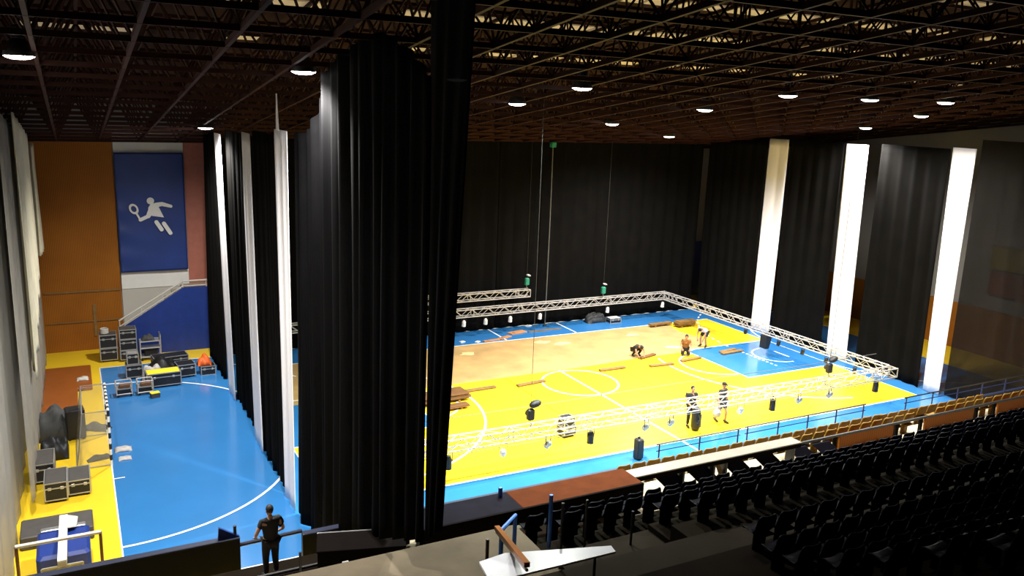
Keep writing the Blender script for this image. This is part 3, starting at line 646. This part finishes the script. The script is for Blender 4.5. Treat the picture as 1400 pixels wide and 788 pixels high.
# thin cables strung above the near truss
for i, (z, off) in enumerate(((2.05,.75),(1.18,-.36))):
    tag(MB().tube([(6.5,2.7+off,z),(13,2.7+off,z-.05),(20,2.65+off,z),(27,2.6+off,z-.04),(31.8,2.6+off,z)],.014,5).build('tension_cable', M['cable']), ['thin dark cable strung just above and behind the near truss','thin dark cable strung along the lower front edge of the near truss'][i], 'cable')
# ================================================================ things on the court
def plank(label, a, b, w=.22, h=.07, m='wood'):
    a = Vector((a[0],a[1],.014)); b = Vector((b[0],b[1],.014)); L = (b-a).length
    t = thing('plank', label, 'plank', a, math.atan2(b.y-a.y,b.x-a.x))
    MB().rbox((L/2,0,.02+h/2),(L,w,h),.008).build('board', M[m], t)
    bt = MB(); bt.box((.25,0,.01),(.06,w*.9,.02)); bt.box((L-.25,0,.01),(.06,w*.9,.02)); bt.build('batten', M['wood_dark'], t)
    return t
plank('timber plank on the yellow floor right of the plank stack', (14.45,10.75),(15.95,10.8)); plank('timber plank touching the left of the centre circle', (16.95,10.55),(18.5,10.72))
plank('timber plank right of the centre circle', (21.8,11.08),(23.3,11.05)); plank('timber plank on the edge of the bare floor before the crouching worker', (24.9,12.0),(26.1,12.35),m='wood_dark')
plank('timber plank across the white three-point line', (24.6,10.75),(26.0,10.65)); plank('timber plank below the kneeling worker', (26.65,10.85),(28.05,11.0))
plank('timber plank lying in the blue key, upper one', (29.7,11.35),(30.95,11.55)); plank('timber plank lying in the blue key, lower one', (29.6,11.1),(31.1,11.2),.26)
def stackp(label, loc, n, L, w, rz, m='wood_dark'):
    t = thing('board_stack', label, 'boards', loc, rz); r = random.Random(int(L*10))
    MB().box((-L*.3,0,.05),(.1,w,.1)).build('bearer', M['wood'], t); MB().box((L*.3,0,.05),(.1,w,.1)).build('bearer', M['wood'], t)
    for k in range(n): MB().rbox((r.uniform(-.08,.08),r.uniform(-.04,.04),.125+.055*k),(L,w,.05),.006).build('board', M[m], t)
    return t
stackp('stack of brown boards at the left of the court by the black curtain', (12.9,10.1,.014), 5, 2.5, .9, .06)
stackp('lower small stack of brown boards below the big stack', (12.95,9.0,.014), 2, 1.5, .35, .05)
stackp('small stack of brown boards on the yellow floor at the far corner', (31.5,16.55,.014), 5, 1.3, .5, 0, 'wood')
stackp('low pile of boards at the far corner of the bare floor', (30.1,17.1,.014), 2, 1.6, .3, .05, 'wood')
heap('cable_pile','grey tangle of cables on the blue floor before the far curtain','cables',(26.9,19.35,.006),(1.4,.7,.75),M['grey_cloth'],51)
flight_case('small dark case with a pale lid on the far blue floor', (27.9,18.85,.006), (.75,.5,.3), 0, lid=M['white'], casters=False)
for i, (x, y, w, l, a, m, txt) in enumerate(((707,455,1.1,.5,.2,'card','largest orange-brown cardboard piece on the far blue floor'),(690,462,.9,.3,.4,'card','orange-brown cardboard strip beside the largest piece'),(672,466,1.0,.25,.1,'card','leftmost orange-brown cardboard strip on the far blue floor'),(745,452,2.2,.14,.03,'wood','long pale batten on the far blue floor'),(632,468,.3,.2,.2,'white','small white scrap at the left of the far blue floor'),(653,468,.3,.2,.6,'white','small white scrap second from the left of the far blue floor'),(722,446,.4,.25,.3,'white','white scrap on the blue floor close to the far curtain'))):
    p = G(x, y, .006); t = thing('floor_scrap', txt, 'scrap', p, a)
    MB().rbox((0,0,.02),(w,l,.04),.008).build('sheet', M[m], t); MB().slab([(-w*.3,-l*.4,.04),(w*.2,-l*.4,.04),(w*.15,l*.3,.04),(-w*.25,l*.3,.04)],(0,0,.02)).build('upper_sheet', M[m], t)
for i, (x, y, txt) in enumerate(((768,470,'largest pale scrap on the bare brown floor'),(640,484,'pale scrap on the bare brown floor near the black curtain'),(740,468,'pale scrap left of the largest one on the bare floor'),(865,458,'pale scrap on the right of the bare brown floor'),(920,475,'pale scrap on the bare floor beside the kneeling worker'))):
    p = G(x, y, .014); r = random.Random(i); pts = [(math.cos(a)*r.uniform(.25,.6), math.sin(a)*r.uniform(.15,.35), 0) for a in [2*PI*k/9 for k in range(9)]]
    tag(MB().poly(pts, .012).build('floor_patch', M['pale_timber'], None, False, p), txt, 'scrap')
flight_case('dark red-brown case standing behind the near truss', (16.05,4.72,.01), (.58,.5,.42), .1, lid=M['redbrown'])
flight_case('small black case stacked on the red-brown case behind the near truss', (16.05,4.75,.445), (.50,.42,.34), .1, casters=False, lid=M['case'])
t = thing('loudspeaker','black floor loudspeaker standing on the near blue strip','speaker',(17.35,1.75,.006),.15)
MB().rbox((0,0,.42),(.28,.30,.80),.04).build('cabinet', M['case'], t); MB().box((0,-.155,.42),(.23,.02,.68)).build('grille', M['black_metal'], t); MB().rbox((0,0,.86),(.12,.05,.06),.01).build('handle', M['black_metal'], t)
# ================================================================ PEOPLE
def skin_mesh(nodes, edges, sub=2):
    me = bpy.data.meshes.new('tmp'); ks = list(nodes); me.from_pydata([nodes[k][0] for k in ks], [(ks.index(a), ks.index(b)) for a, b in edges], [])
    o = bpy.data.objects.new('tmp', me); COL.objects.link(o)
    sk = o.modifiers.new('skin','SKIN'); sk.use_smooth_shade = True
    sv = me.skin_vertices[0].data
    for i, k in enumerate(ks):
        r = nodes[k][1]; sv[i].radius = r if isinstance(r, tuple) else (r, r); sv[i].use_root = (i == 0)
    sb = o.modifiers.new('sub','SUBSURF'); sb.levels = sub; sb.render_levels = sub
    dg = bpy.context.evaluated_depsgraph_get(); dg.update()
    m2 = bpy.data.meshes.new_from_object(o.evaluated_get(dg))
    vs = [tuple(v.co) for v in m2.vertices]; fs = [tuple(p.vertices) for p in m2.polygons]
    bpy.data.objects.remove(o); bpy.data.meshes.remove(me); bpy.data.meshes.remove(m2)
    return vs, fs
def person(label, loc, rz, J, shirt, trousers, sleeve=.55, legcut=1.0, hair='hair', face=(1,0,0), shoe='black_metal', cap=None):
    """J: joint name -> local position (facing +x); builds one body surface plus clothing"""
    t = thing('person', label, 'person', loc, rz); J = {k: Vector(v) for k, v in J.items()}
    N = {'pelvis':(J['pelvis'],(.145,.11)),'waist':((J['pelvis']+J['chest'])/2,(.13,.10)),'chest':(J['chest'],(.155,.115)),'neckb':(J['neck'],.062),'neck':(J['neck']*.45+J['head']*.55,.052)}
    E = [('pelvis','waist'),('waist','chest'),('chest','neckb'),('neckb','neck')]
    for s_ in 'LR':
        N['sh'+s_] = (J['sh'+s_],.062); N['el'+s_] = (J['el'+s_],.042); N['wr'+s_] = (J['wr'+s_],.028)
        d = (J['wr'+s_]-J['el'+s_]).normalized(); N['pa'+s_] = (J['wr'+s_]+d*.07,(.040,.026))
        N['hip'+s_] = (J['hip'+s_],.092); N['kn'+s_] = (J['kn'+s_],.058); N['an'+s_] = (J['an'+s_],.038)
        N['ca'+s_] = (J['kn'+s_]*.65+J['an'+s_]*.35,.056)
        N['to'+s_] = (J['to'+s_],.034)
        E += [('chest','sh'+s_),('sh'+s_,'el'+s_),('el'+s_,'wr'+s_),('wr'+s_,'pa'+s_),('pelvis','hip'+s_),('hip'+s_,'kn'+s_),('kn'+s_,'ca'+s_),('ca'+s_,'an'+s_),('an'+s_,'to'+s_)]
    vs, fs = skin_mesh(N, E); mb = MB(); mb.add(vs, fs)
    # head, facing `face`
    fx = Vector(face).normalized(); upv = (J['head']-J['neck']).normalized(); sy = upv.cross(fx).normalized(); fx = sy.cross(upv).normalized()
    R = Matrix((fx, sy, upv)).transposed(); hc = J['head']
    def H(x, y, z): return hc + R @ Vector((x, y, z))
    mb.ball(H(-.005,0,.02),(.098,.076,.115),14,10,R); mb.ball(H(.022,0,-.055),(.062,.056,.062),12,8,R)
    mb.ball(H(.100,0,-.005),(.022,.014,.026),8,6,R)
    for s_ in (-1,1): mb.ball(H(-.005,s_*.078,.0),(.022,.010,.034),8,6,R); mb.ball(H(.080,s_*.032,.025),(.014,.018,.008),8,6,R)
    mb.ball(H(.078,0,-.055),(.014,.026,.010),8,6,R)
    # fingers
    for s_ in 'LR':
        w = J['wr'+s_]; d = (w-J['el'+s_]).normalized(); side = d.cross(Vector((0,0,1)));
        side = side.normalized() if side.length > .2 else Vector((1,0,0)); nrm = side.cross(d).normalized(); p0 = w+d*.085
        for k, ln in enumerate((.070,.082,.076,.058)):
            b = p0+side*(-.030+.020*k); mb.tube([b-d*.02, b+d*ln*.45-nrm*.004, b+d*ln*.75-nrm*.018, b+d*ln*.92-nrm*.034], [.010,.010,.009,.007], 6)
        mb.tube([w+d*.03-side*.025, w+d*.065-side*.055-nrm*.008, w+d*.10-side*.062-nrm*.018],[.012,.011,.008],6)
    mb.build('body', M['skin'], t, True)
    hb = MB(); hb.ball(H(-.022,0,.045),(.100,.084,.105),14,10,R)
    hb.build('hair', M[hair], t, True)
    if cap: 
        c = MB(); c.ball(H(-.004,0,.075),(.110,.090,.072),14,8,R); c.slab([H(.06,-.06,.075),H(.06,.06,.075),H(.18,.045,.062),H(.18,-.045,.062)], upv*.012); c.build('cap', M[cap], t, True)
    g = .034
    def inf(r, e=g): return (r[0]+e, r[1]+e) if isinstance(r, tuple) else r+e
    SN = {'waist':(N['waist'][0],inf(N['waist'][1])),'hem':(J['pelvis']+(J['pelvis']-J['chest']).normalized()*.03,(.165,.13)),'chest':(N['chest'][0],inf(N['chest'][1])),'neckb':(N['neckb'][0]*.8+J['chest']*.2,.085)}
    SE = [('waist','hem'),('waist','chest'),('chest','neckb')]
    for s_ in 'LR':
        SN['sh'+s_] = (J['sh'+s_],.098); SN['sl'+s_] = (J['sh'+s_]*(1-sleeve)+J['el'+s_]*sleeve,.080); SE += [('chest','sh'+s_),('sh'+s_,'sl'+s_)]
    v2, f2 = skin_mesh(SN, SE); MB().add(v2, f2).build('shirt', M[shirt], t, True)
    TN = {'pelvis':(J['pelvis'],(.170,.135))}; TE = []
    for s_ in 'LR':
        TN['hip'+s_] = (J['hip'+s_],.118); TE.append(('pelvis','hip'+s_))
        if legcut < 1: TN['kn'+s_] = (J['hip'+s_]*(1-legcut)+J['kn'+s_]*legcut,.10); TE.append(('hip'+s_,'kn'+s_))
        else: TN['kn'+s_] = (J['kn'+s_],.080); TN['an'+s_] = (J['an'+s_]*.93+J['kn'+s_]*.07,.062); TE += [('hip'+s_,'kn'+s_),('kn'+s_,'an'+s_)]
    v3, f3 = skin_mesh(TN, TE); MB().add(v3, f3).build('trousers' if legcut >= 1 else 'shorts', M[trousers], t, True)
    for s_ in 'LR':
        a, b = J['an'+s_], J['to'+s_]; d = (b-a); dh = Vector((d.x,d.y,d.z)); 
        sh = MB(); sh.tube([a-d.normalized()*.07+Vector((0,0,-.02)), a+Vector((0,0,-.015)), a+d*.6+Vector((0,0,-.006)), b+d.normalized()*.035],[.036,.052,.048,.026],10); sh.build('shoe', M[shoe], t, True)
    return t
STAND = dict(pelvis=(0,0,.95),chest=(.01,0,1.28),neck=(0,0,1.48),head=(.02,0,1.63),shL=(0,.19,1.40),shR=(0,-.19,1.40),elL=(-.03,.27,1.12),elR=(-.03,-.27,1.12),wrL=(.07,.28,.88),wrR=(.07,-.28,.88),
             hipL=(0,.10,.90),hipR=(0,-.10,.90),knL=(.03,.11,.49),knR=(.03,-.11,.49),anL=(0,.12,.085),anR=(0,-.12,.085),toL=(.17,.14,.04),toR=(.17,-.14,.04))
def pose(**k): d = dict(STAND); d.update(k); return d
# worker carrying a long black bag
person('person in a black t-shirt holding a long black bag behind the near truss', (21.26,3.55,.01), -1.75, pose(elL=(.08,.26,1.14),wrL=(.26,.12,1.0),elR=(.06,-.27,1.14),wrR=(.26,-.14,.98)), 'tee_black','trouser')
t = thing('long_bag','long black padded bag held upright by the worker behind the near truss','bag',(21.22,3.16,.02),.1)
MB().lathe([(.05,0),(.15,.04),(.19,.18),(.19,.75),(.15,.95),(.05,1.0)],16).build('bag_body', M['case'], t, True); MB().tube([(-.08,-.18,.35),(-.02,-.23,.55),(-.08,-.18,.75)],.018).build('strap', M['grey_cloth'], t)
MB().box((.05,-.19,.45),(.10,.02,.55)).build('pocket', M['case_dark'], t)
person('person in dark t-shirt and shorts walking behind the near truss with a pale bag', (22.81,3.44,.01), -1.4, pose(wrR=(.10,-.33,.86),elR=(.0,-.30,1.12),hipL=(0,.10,.90),knL=(.16,.11,.50),anL=(.12,.12,.085),toL=(.28,.13,.04),knR=(.0,-.11,.49),anR=(-.22,-.12,.13),toR=(-.07,-.13,.05)), 'tee_grey','shorts', legcut=.75, cap='tee_black')
# pale bag hanging from the walker's hand
t = thing('plastic_bag','pale grey plastic bag in the hand of the walking worker','bag',(22.46,3.33,.34))
MB().lathe([(.03,0),(.15,.03),(.18,.16),(.14,.28),(.05,.36)],12).build('bag_body', M['bag_grey'], t, True); MB().tube([(-.04,0,.35),(0,0,.45),(.04,0,.35)],.012).build('handle', M['bag_grey'], t)
CR = dict(pelvis=(-.18,0,.36),chest=(.10,0,.55),neck=(.27,0,.60),head=(.40,0,.58),shL=(.20,.19,.56),shR=(.20,-.19,.56),elL=(.34,.26,.34),elR=(.34,-.26,.34),wrL=(.48,.17,.14),wrR=(.48,-.17,.14),
          hipL=(-.14,.10,.33),hipR=(-.14,-.10,.33),knL=(.22,.19,.42),knR=(.22,-.19,.42),anL=(-.06,.17,.085),anR=(-.06,-.17,.085),toL=(.10,.20,.04),toR=(.10,-.20,.04))
person('person in black crouching low on the edge of the bare brown floor', (25.05,12.55,.014), -1.6, CR, 'tee_black','trouser', face=(.6,0,-.8))
KN = dict(pelvis=(-.10,0,.38),chest=(.06,0,.70),neck=(.12,0,.89),head=(.17,0,1.03),shL=(.08,.19,.82),shR=(.08,-.19,.82),elL=(.14,.27,.58),elR=(.14,-.27,.58),wrL=(.34,.20,.44),wrR=(.34,-.20,.44),
          hipL=(-.08,.10,.34),hipR=(-.08,-.10,.34),knL=(.26,.17,.10),knR=(.26,-.17,.10),anL=(-.17,.13,.09),anR=(-.17,-.13,.09),toL=(-.32,.13,.05),toR=(-.32,-.13,.05))
person('person in a brown t-shirt kneeling beside the blue key', (27.65,11.75,.014), -2.2, KN, 'tee_brown','trouser')
BD = dict(pelvis=(-.18,0,.84),chest=(.10,0,1.03),neck=(.29,0,1.09),head=(.43,0,1.05),shL=(.20,.19,1.04),shR=(.20,-.19,1.04),elL=(.28,.24,.76),elR=(.28,-.24,.76),wrL=(.36,.17,.52),wrR=(.36,-.17,.52),
          hipL=(-.15,.11,.80),hipR=(-.15,-.11,.80),knL=(.05,.15,.46),knR=(.05,-.15,.46),anL=(-.06,.16,.085),anR=(-.06,-.16,.085),toL=(.11,.19,.04),toR=(.11,-.19,.04))
person('person in a white t-shirt and dark shorts bending over by the blue key', (29.6,12.65,.014), -2.75, BD, 'tee_white','shorts', legcut=.7, face=(.7,0,-.5))
# ================================================================ GRANDSTAND
CZ = 2.3                                         # corridor level
gs = thing('grandstand','dark stepped grandstand with a tan corridor, filling the lower right','grandstand',(0,0,0))
UL, UR = -3.0, 43.4
def tier(name, v0, v1, z, m, u0=UL, u1=UR, zb=0.0):
    return MB().box(((u0+u1)/2,(v0+v1)/2,(z+zb)/2),(u1-u0,abs(v0-v1),z-zb)).build(name, m, gs)
tier('lower_step', -2.6, -3.45, 1.72, M['concrete'], 5.2); tier('lower_step', -3.45, -4.35, 2.05, M['concrete'], 5.2)
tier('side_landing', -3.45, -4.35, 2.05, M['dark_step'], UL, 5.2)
tier('corridor', -4.35, -6.0, CZ, M['concrete'])
RV, RD, RR, RZ = -6.0, .80, .37, 2.70
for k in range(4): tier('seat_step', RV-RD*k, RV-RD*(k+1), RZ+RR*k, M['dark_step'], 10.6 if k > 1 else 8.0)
tier('side_landing', -6.0, -9.2, 3.2, M['aisle'], UL, 8.0); tier('side_landing', RV-2*RD, -9.2, 3.3, M['aisle_shaded'], 8.0, 10.6)
AZ = 3.97; tier('aisle', -9.2, -10.4, AZ, M['aisle_shaded'])
UV, UD = -10.4, .85
UZ = [4.3, 4.42, 4.72, 5.12] + [5.12+.55*i for i in range(1, 14)]
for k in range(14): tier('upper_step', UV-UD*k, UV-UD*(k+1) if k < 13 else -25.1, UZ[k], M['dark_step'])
# front barrier
br = thing('front_barrier','dark navy panelled barrier along the front edge of the stand','barrier',(0,-2.35,0))
for a, b, h in ((-2.9,2.45,2.24),(3.95,43.3,1.98)):
    MB().box(((a+b)/2,0,h/2),(b-a,.14,h)).build('panel', M['navy_dark'], br); MB().rbox(((a+b)/2,0,h+.03),(b-a,.2,.06),.015).build('capping', M['navy_dark'], br)
MB().tube([(2.45,0,2.06),(3.95,0,2.10)],.05,8).build('gate_rail', M['navy_dark'], br)
MB().tube([(2.35,0,2.3),(2.35,0,2.58)],.04).build('gate_stop', M['navy_dark'], br)
MB().slab([(1.95,-.05,2.3),(2.45,-.05,2.3),(1.98,-.05,2.62)],(0,.08,0)).build('gusset', M['navy_panel'], br)
def rail(label, u0, u1, v, z0, z1, n=None):
    t = thing('hand_rail', label, 'railing', (0,v,0)); n = n or max(2,int((u1-u0)/1.4))
    MB().tube([(u0,0,z1),(u1,0,z1)],.028,6).build('top_rail', M['black_metal'], t); MB().tube([(u0,0,(z0+z1)/2+.08),(u1,0,(z0+z1)/2+.08)],.018,6).build('mid_rail', M['navy_panel'], t)
    for i in range(n+1): u = u0+.1+(u1-u0-.2)*i/n; MB().tube([(u,0,z0),(u,0,z1)],.024,6).build('post', M['navy_panel'], t)
    return t
rail('thin dark handrail on the front barrier, left length above the near blue strip', 14.9, 18.3, -2.35, 2.0, 2.60)
rail('thin dark handrail on the front barrier, long middle length', 18.5, 24.2, -2.35, 2.0, 2.62); rail('thin dark handrail on the front barrier, right length by the last white drape', 26.3, 34.0, -2.35, 2.0, 2.58)
# seats -------------------------------------------------------------------
def seat_mesh():
    prof = [(.40,.37),(.41,.40),(.36,.425),(.24,.41),(.10,.40),(.02,.43),(-.03,.50),(-.055,.60),(-.075,.70),(-.09,.78),(-.095,.81)]
    n = 8; A, B = [], []
    for i, (y, z) in enumerate(prof):
        q = i/(len(prof)-1); w = (.225 if i < 5 else .25) if i < 8 else .25*(.98, .88, .66)[i-8]
        if i == 0: w = .19
        for k in range(n+1):
            x = -1+2*k/n; dip = -.030*(1-x*x) if 1 <= i <= 4 else 0; cup = .05*x*x if i >= 5 else 0
            A.append((x*w, y+cup, z+dip)); B.append((x*w*.97, y+cup-.022, z+dip-.016))
    W = n+1; L = len(prof); N_ = len(A); fs = []
    for i in range(L-1):
        for k in range(n): a = i*W+k; fs.append((a,a+1,a+W+1,a+W)); fs.append((N_+a,N_+a+W,N_+a+W+1,N_+a+1))
    for i in range(L-1):
        for k in (0,n): a = i*W+k; fs.append((a,a+W,N_+a+W,N_+a))
    for i in (0,L-1):
        for k in range(n): a = i*W+k; fs.append((a,a+1,N_+a+1,N_+a))
    mb = MB().add(A+B, fs)
    mb.box((0,.12,.20),(.30,.05,.40)); mb.box((0,.06,.38),(.34,.30,.03))
    return mb
sn = seat_mesh().build('stadium_chair', M['seat_navy'], None, True); sy_ = seat_mesh().build('stadium_chair', M['seat_yellow'], None, True)
used = {id(sn): False, id(sy_): False}
def seat(src, loc, label, group):
    if not used[id(src)]: o = src; used[id(src)] = True
    else: o = src.copy(); COL.objects.link(o)
    o.location = loc; return tag(o, label, 'seat', group)
SP = .56
ROWTXT = ['front row beside the tan corridor','second row from the tan corridor','third row from the tan corridor','rear row just before the dark aisle']
for k in range(4):
    u = (8.4,8.9,11.0,11.4)[k]
    while u < 37:
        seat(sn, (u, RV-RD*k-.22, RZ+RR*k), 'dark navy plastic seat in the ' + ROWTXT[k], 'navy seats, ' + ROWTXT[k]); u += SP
for i in range(5): seat(sn, (6.0+.62*i, -4.2, 2.05), f'navy seat under the long dark worktop, {ORD[i]} from the black curtain', 'short row of navy seats under the worktop')
us = 0
far_sf = MB()
base_me = sn.data
for k in range(9):
    u = 11.0-.35*min(k,2)
    while u < 36:
        if us < 108 and u < 27 - 1.2*k:
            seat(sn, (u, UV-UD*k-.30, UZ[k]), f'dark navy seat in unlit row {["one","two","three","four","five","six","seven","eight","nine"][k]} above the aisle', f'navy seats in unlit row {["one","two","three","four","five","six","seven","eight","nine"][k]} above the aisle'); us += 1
        elif us >= 108 or u >= 27 - 1.2*k:
            far_sf.add([(v.co.x+u, v.co.y+UV-UD*k-.30, v.co.z+UZ[k]) for v in base_me.vertices], [tuple(p.vertices) for p in base_me.polygons])
        u += SP
tag(far_sf.build('stadium_chairs', M['seat_navy'], None, True), 'mass of unlit dark seats at the far lower right', 'seats', None, 'stuff')
u = 13.2
while u < 24: seat(sy_, (u, -3.0, 1.72), 'mustard yellow seat in the row right behind the front barrier', 'yellow seats behind the front barrier'); u += .54
u = 24.2
while u < 30: seat(sy_, (u, -3.05, 1.72), 'mustard yellow seat in the row right behind the front barrier', 'yellow seats behind the front barrier'); u += .54
u = 19.0
while u < 31: 
    if not 24.6 < u < 26: seat(sy_, (u, -3.95, 2.05), 'mustard yellow plastic seat in the second row, above the wooden boards', 'yellow seats of the second row')
    u += .54
# wooden back wall of the yellow rows
t = thing('board_partition','orange-brown board partition with open bays behind the yellow seats','partition',(0,-4.42,CZ))
MB().rbox((31.0,0,.52),(25,.08,.08),.015).build('top_rail', M['black_metal'], t)
for a, b in ((20.5,23.0),(24.6,27.2),(28.6,31.5),(33,36)):
    MB().box(((a+b)/2,0,.24),(b-a,.06,.48)).build('board_panel', M['panel_orange'], t)
for a in (18.9,20.3,23.2,24.4,27.4,28.4): MB().box((a,0,.25),(.12,.08,.5)).build('post', M['dark_step'], t)
# pale long desk
t = thing('long_desk','long narrow pale grey desk top lit along the front of the stand','desk',(11.0,-4.55,CZ))
MB().rbox((3.72,0,.735),(7.45,.46,.04),.008).build('desk_top', M['desk_grey'], t); MB().box((3.72,-.22,.66),(7.4,.03,.12)).build('front_rail', M['desk_black'], t)
for x in (.4,3.0,4.1,4.55,7.2): MB().box((x,-.05,.35),(.06,.3,.70)).build('leg', M['black_metal'], t)
MB().slab([(4.15,-.1,.7),(4.28,-.1,.7),(4.65,-.1,0),(4.5,-.1,0)],(0,.05,0)).build('brace', M['wood'], t)
# tilted dark panels below the desk
for i, u in enumerate((13.6,14.7,16.0,17.2,18.6,19.6)):
    t = thing('tip_up_panel', f'dark slanted panel standing on the tan corridor under the pale desk, {ORD[i]} from the left', 'panel', (u,-4.85,CZ), 0, 'slanted panels under the pale desk')
    MB().slab([(0,0,0),(.72,0,0),(.30,.30,.46),(-.42,.30,.46)],(0,.03,.02)).build('panel', M['worktop'], t); MB().tube([(.1,.3,0),(.0,.3,.42)],.02).build('strut', M['steel'], t)
# long dark worktop
t = thing('long_worktop','long dark worktop with a red-brown middle, next to the big black curtain','desk',(6.0,-4.65,CZ))
MB().rbox((1.35,0,.735),(2.7,.95,.05),.01).build('dark_top', M['worktop'], t); MB().rbox((4.5,0,.735),(3.6,.95,.05),.01).build('red_brown_top', M['redbrown'], t)
MB().box((3.15,-.50,.56),(6.3,.06,.40)).build('front_board', M['desk_black'], t)
for x in (.2,2.2,4.3,6.1): MB().box((x,-.1,.355),(.08,.5,.71)).build('leg', M['black_metal'], t)
MB().box((2.45,.28,.86),(.08,.08,.30)).build('blue_peg', M['rail_blue'], t)
# low wall at the corridor's outer edge at left, and desk
t = thing('low_curb','dark low curb along the tan corridor at the lower left','curb',(0,-4.62,CZ)); MB().rbox((1.0,0,.06),(5.6,.22,.16),.02).build('curb', M['desk_black'], t); MB().tube([(-1.8,.0,.17),(3.8,.0,.17)],.03).build('edge_tube', M['black_metal'], t)
t = thing('dark_desk','dark desk with a grey front edge under the big black curtain','desk',(4.65,-5.0,CZ),-.28)
MB().rbox((0,0,.735),(1.95,.8,.05),.01).build('desk_top', M['desk_black'], t); MB().rbox((0,.40,.755),(1.95,.04,.05),.01).build('edge_strip', M['steel'], t)
MB().box((0,-.38,.55),(1.9,.04,.34)).build('front_board', M['desk_black'], t)
for sx in (-.85,.85): MB().box((sx,0,.355),(.06,.6,.71)).build('leg', M['black_metal'], t)
# blue A-stand
t = thing('blue_stand','light blue tube stand below the dark desk at the lower left','stand',(4.05,-5.75,CZ))
MB().tube([(-.03,0,.02),(0,0,.72)],.045,8).build('blue_leg', M['rail_blue'], t); MB().tube([(.05,0,.68),(.32,-.25,.02)],.04,8).build('dark_leg', M['black_metal'], t); MB().tube([(-.05,0,.72),(.08,0,.72)],.05,8).build('cap', M['edge'], t)
for i, (x, y0, y1) in enumerate(((411,768,788),(485,757,788),(515,752,788),(556,735,788))):
    p = G(x, 790, CZ); tag(MB().tube([(0,0,0),(0,0,.62)],.03,6).build('thin_post', M['black_metal'], None, False, (p.x, p.y, CZ)), f'thin dark post on the tan corridor at the lower left, {ORD[i]} from the left', 'post')
person('person in dark clothes seen from behind at the gate of the front barrier', (2.85,-4.05,CZ-.25), 1.75, pose(elL=(.02,.32,1.12),elR=(.02,-.32,1.12),wrL=(.20,.26,.98),wrR=(.20,-.26,.98)), 'tee_black','trouser')
# stair handrail and white panel on the aisle
t = thing('stair_railing','varnished wooden stair handrail on bright blue posts','railing',(6.6,-7.8,3.2))
a = Vector((0,0,1.08)); b = Vector((-.92,-2.9,2.05))
hr = MB(); dd = (b-a).normalized(); sd = dd.cross(Vector((0,0,1))).normalized()*.05; hr.slab([a-sd, a+sd, b+sd, b-sd],(0,0,.09)); hr.build('wooden_rail', M['rail_wood'], t)
MB().tube([a-Vector((0,0,.05)),(b-Vector((0,0,.05)))],.03,6).build('under_tube', M['edge'], t)
MB().tube([(-.15,-.5,.0),(-.15,-.5,1.20)],.045,8).build('blue_post', M['rail_blue'], t)
MB().tube([(.1,.05,.98),(.72,.55,.98),(.72,.55,.0)],.045,8).build('blue_frame', M['rail_blue'], t); MB().tube([(1.62,.6,0),(1.62,.6,1.25)],.045,8).build('blue_post', M['rail_blue'], t)
MB().tube([(-.35,-.3,0),(-.35,-.3,1.1)],.035,8).build('black_post', M['black_metal'], t)
for i, (x, yb, yt) in enumerate(((765,778,690),(799,748,685),(862,745,700))):
    p = G(x, yb, 3.3 if i else AZ); d = (p-CAM); 
    hgt = .0
    dz = (yb-yt)/FPX*(p-CAM).length*1.05
    tag(MB().tube([(0,0,0),(0,0,dz)],.03,6).build('thin_post', M['black_metal'], None, False, p), f'thin dark railing post by the navy seats behind the white panel, {ORD[i]} from the left', 'post')
t = thing('white_table','bright white wedge-shaped table on the aisle behind the handrail','table',(5.3,-9.9,AZ))
pp = [(0.1,.42),(.65,.50),(2.58,-.07),(2.54,-.28),(0.0,-.24)]
MB().poly([(x,y,.75) for x,y in pp],.04).build('table_top', M['desk_white'], t)
for x, y in ((.3,.25),(.3,-.15),(2.2,-.12)): MB().tube([(x,y,0),(x,y,.75)],.03).build('leg', M['black_metal'], t)
# ================================================================ WORLD / VIEW
w = bpy.data.worlds.new('hall_air'); S.world = w; w.use_nodes = True
w.node_tree.nodes['Background'].inputs[0].default_value = (.5,.45,.4,1); w.node_tree.nodes['Background'].inputs[1].default_value = 0.0
S.view_settings.view_transform = 'Standard'; S.view_settings.look = 'None'; S.view_settings.exposure = 0.0; S.view_settings.gamma = 1.0
S.view_settings.use_curve_mapping = False
S.cycles.max_bounces = 8; S.cycles.diffuse_bounces = 4; S.cycles.transparent_max_bounces = 12; S.cycles.sample_clamp_indirect = 4
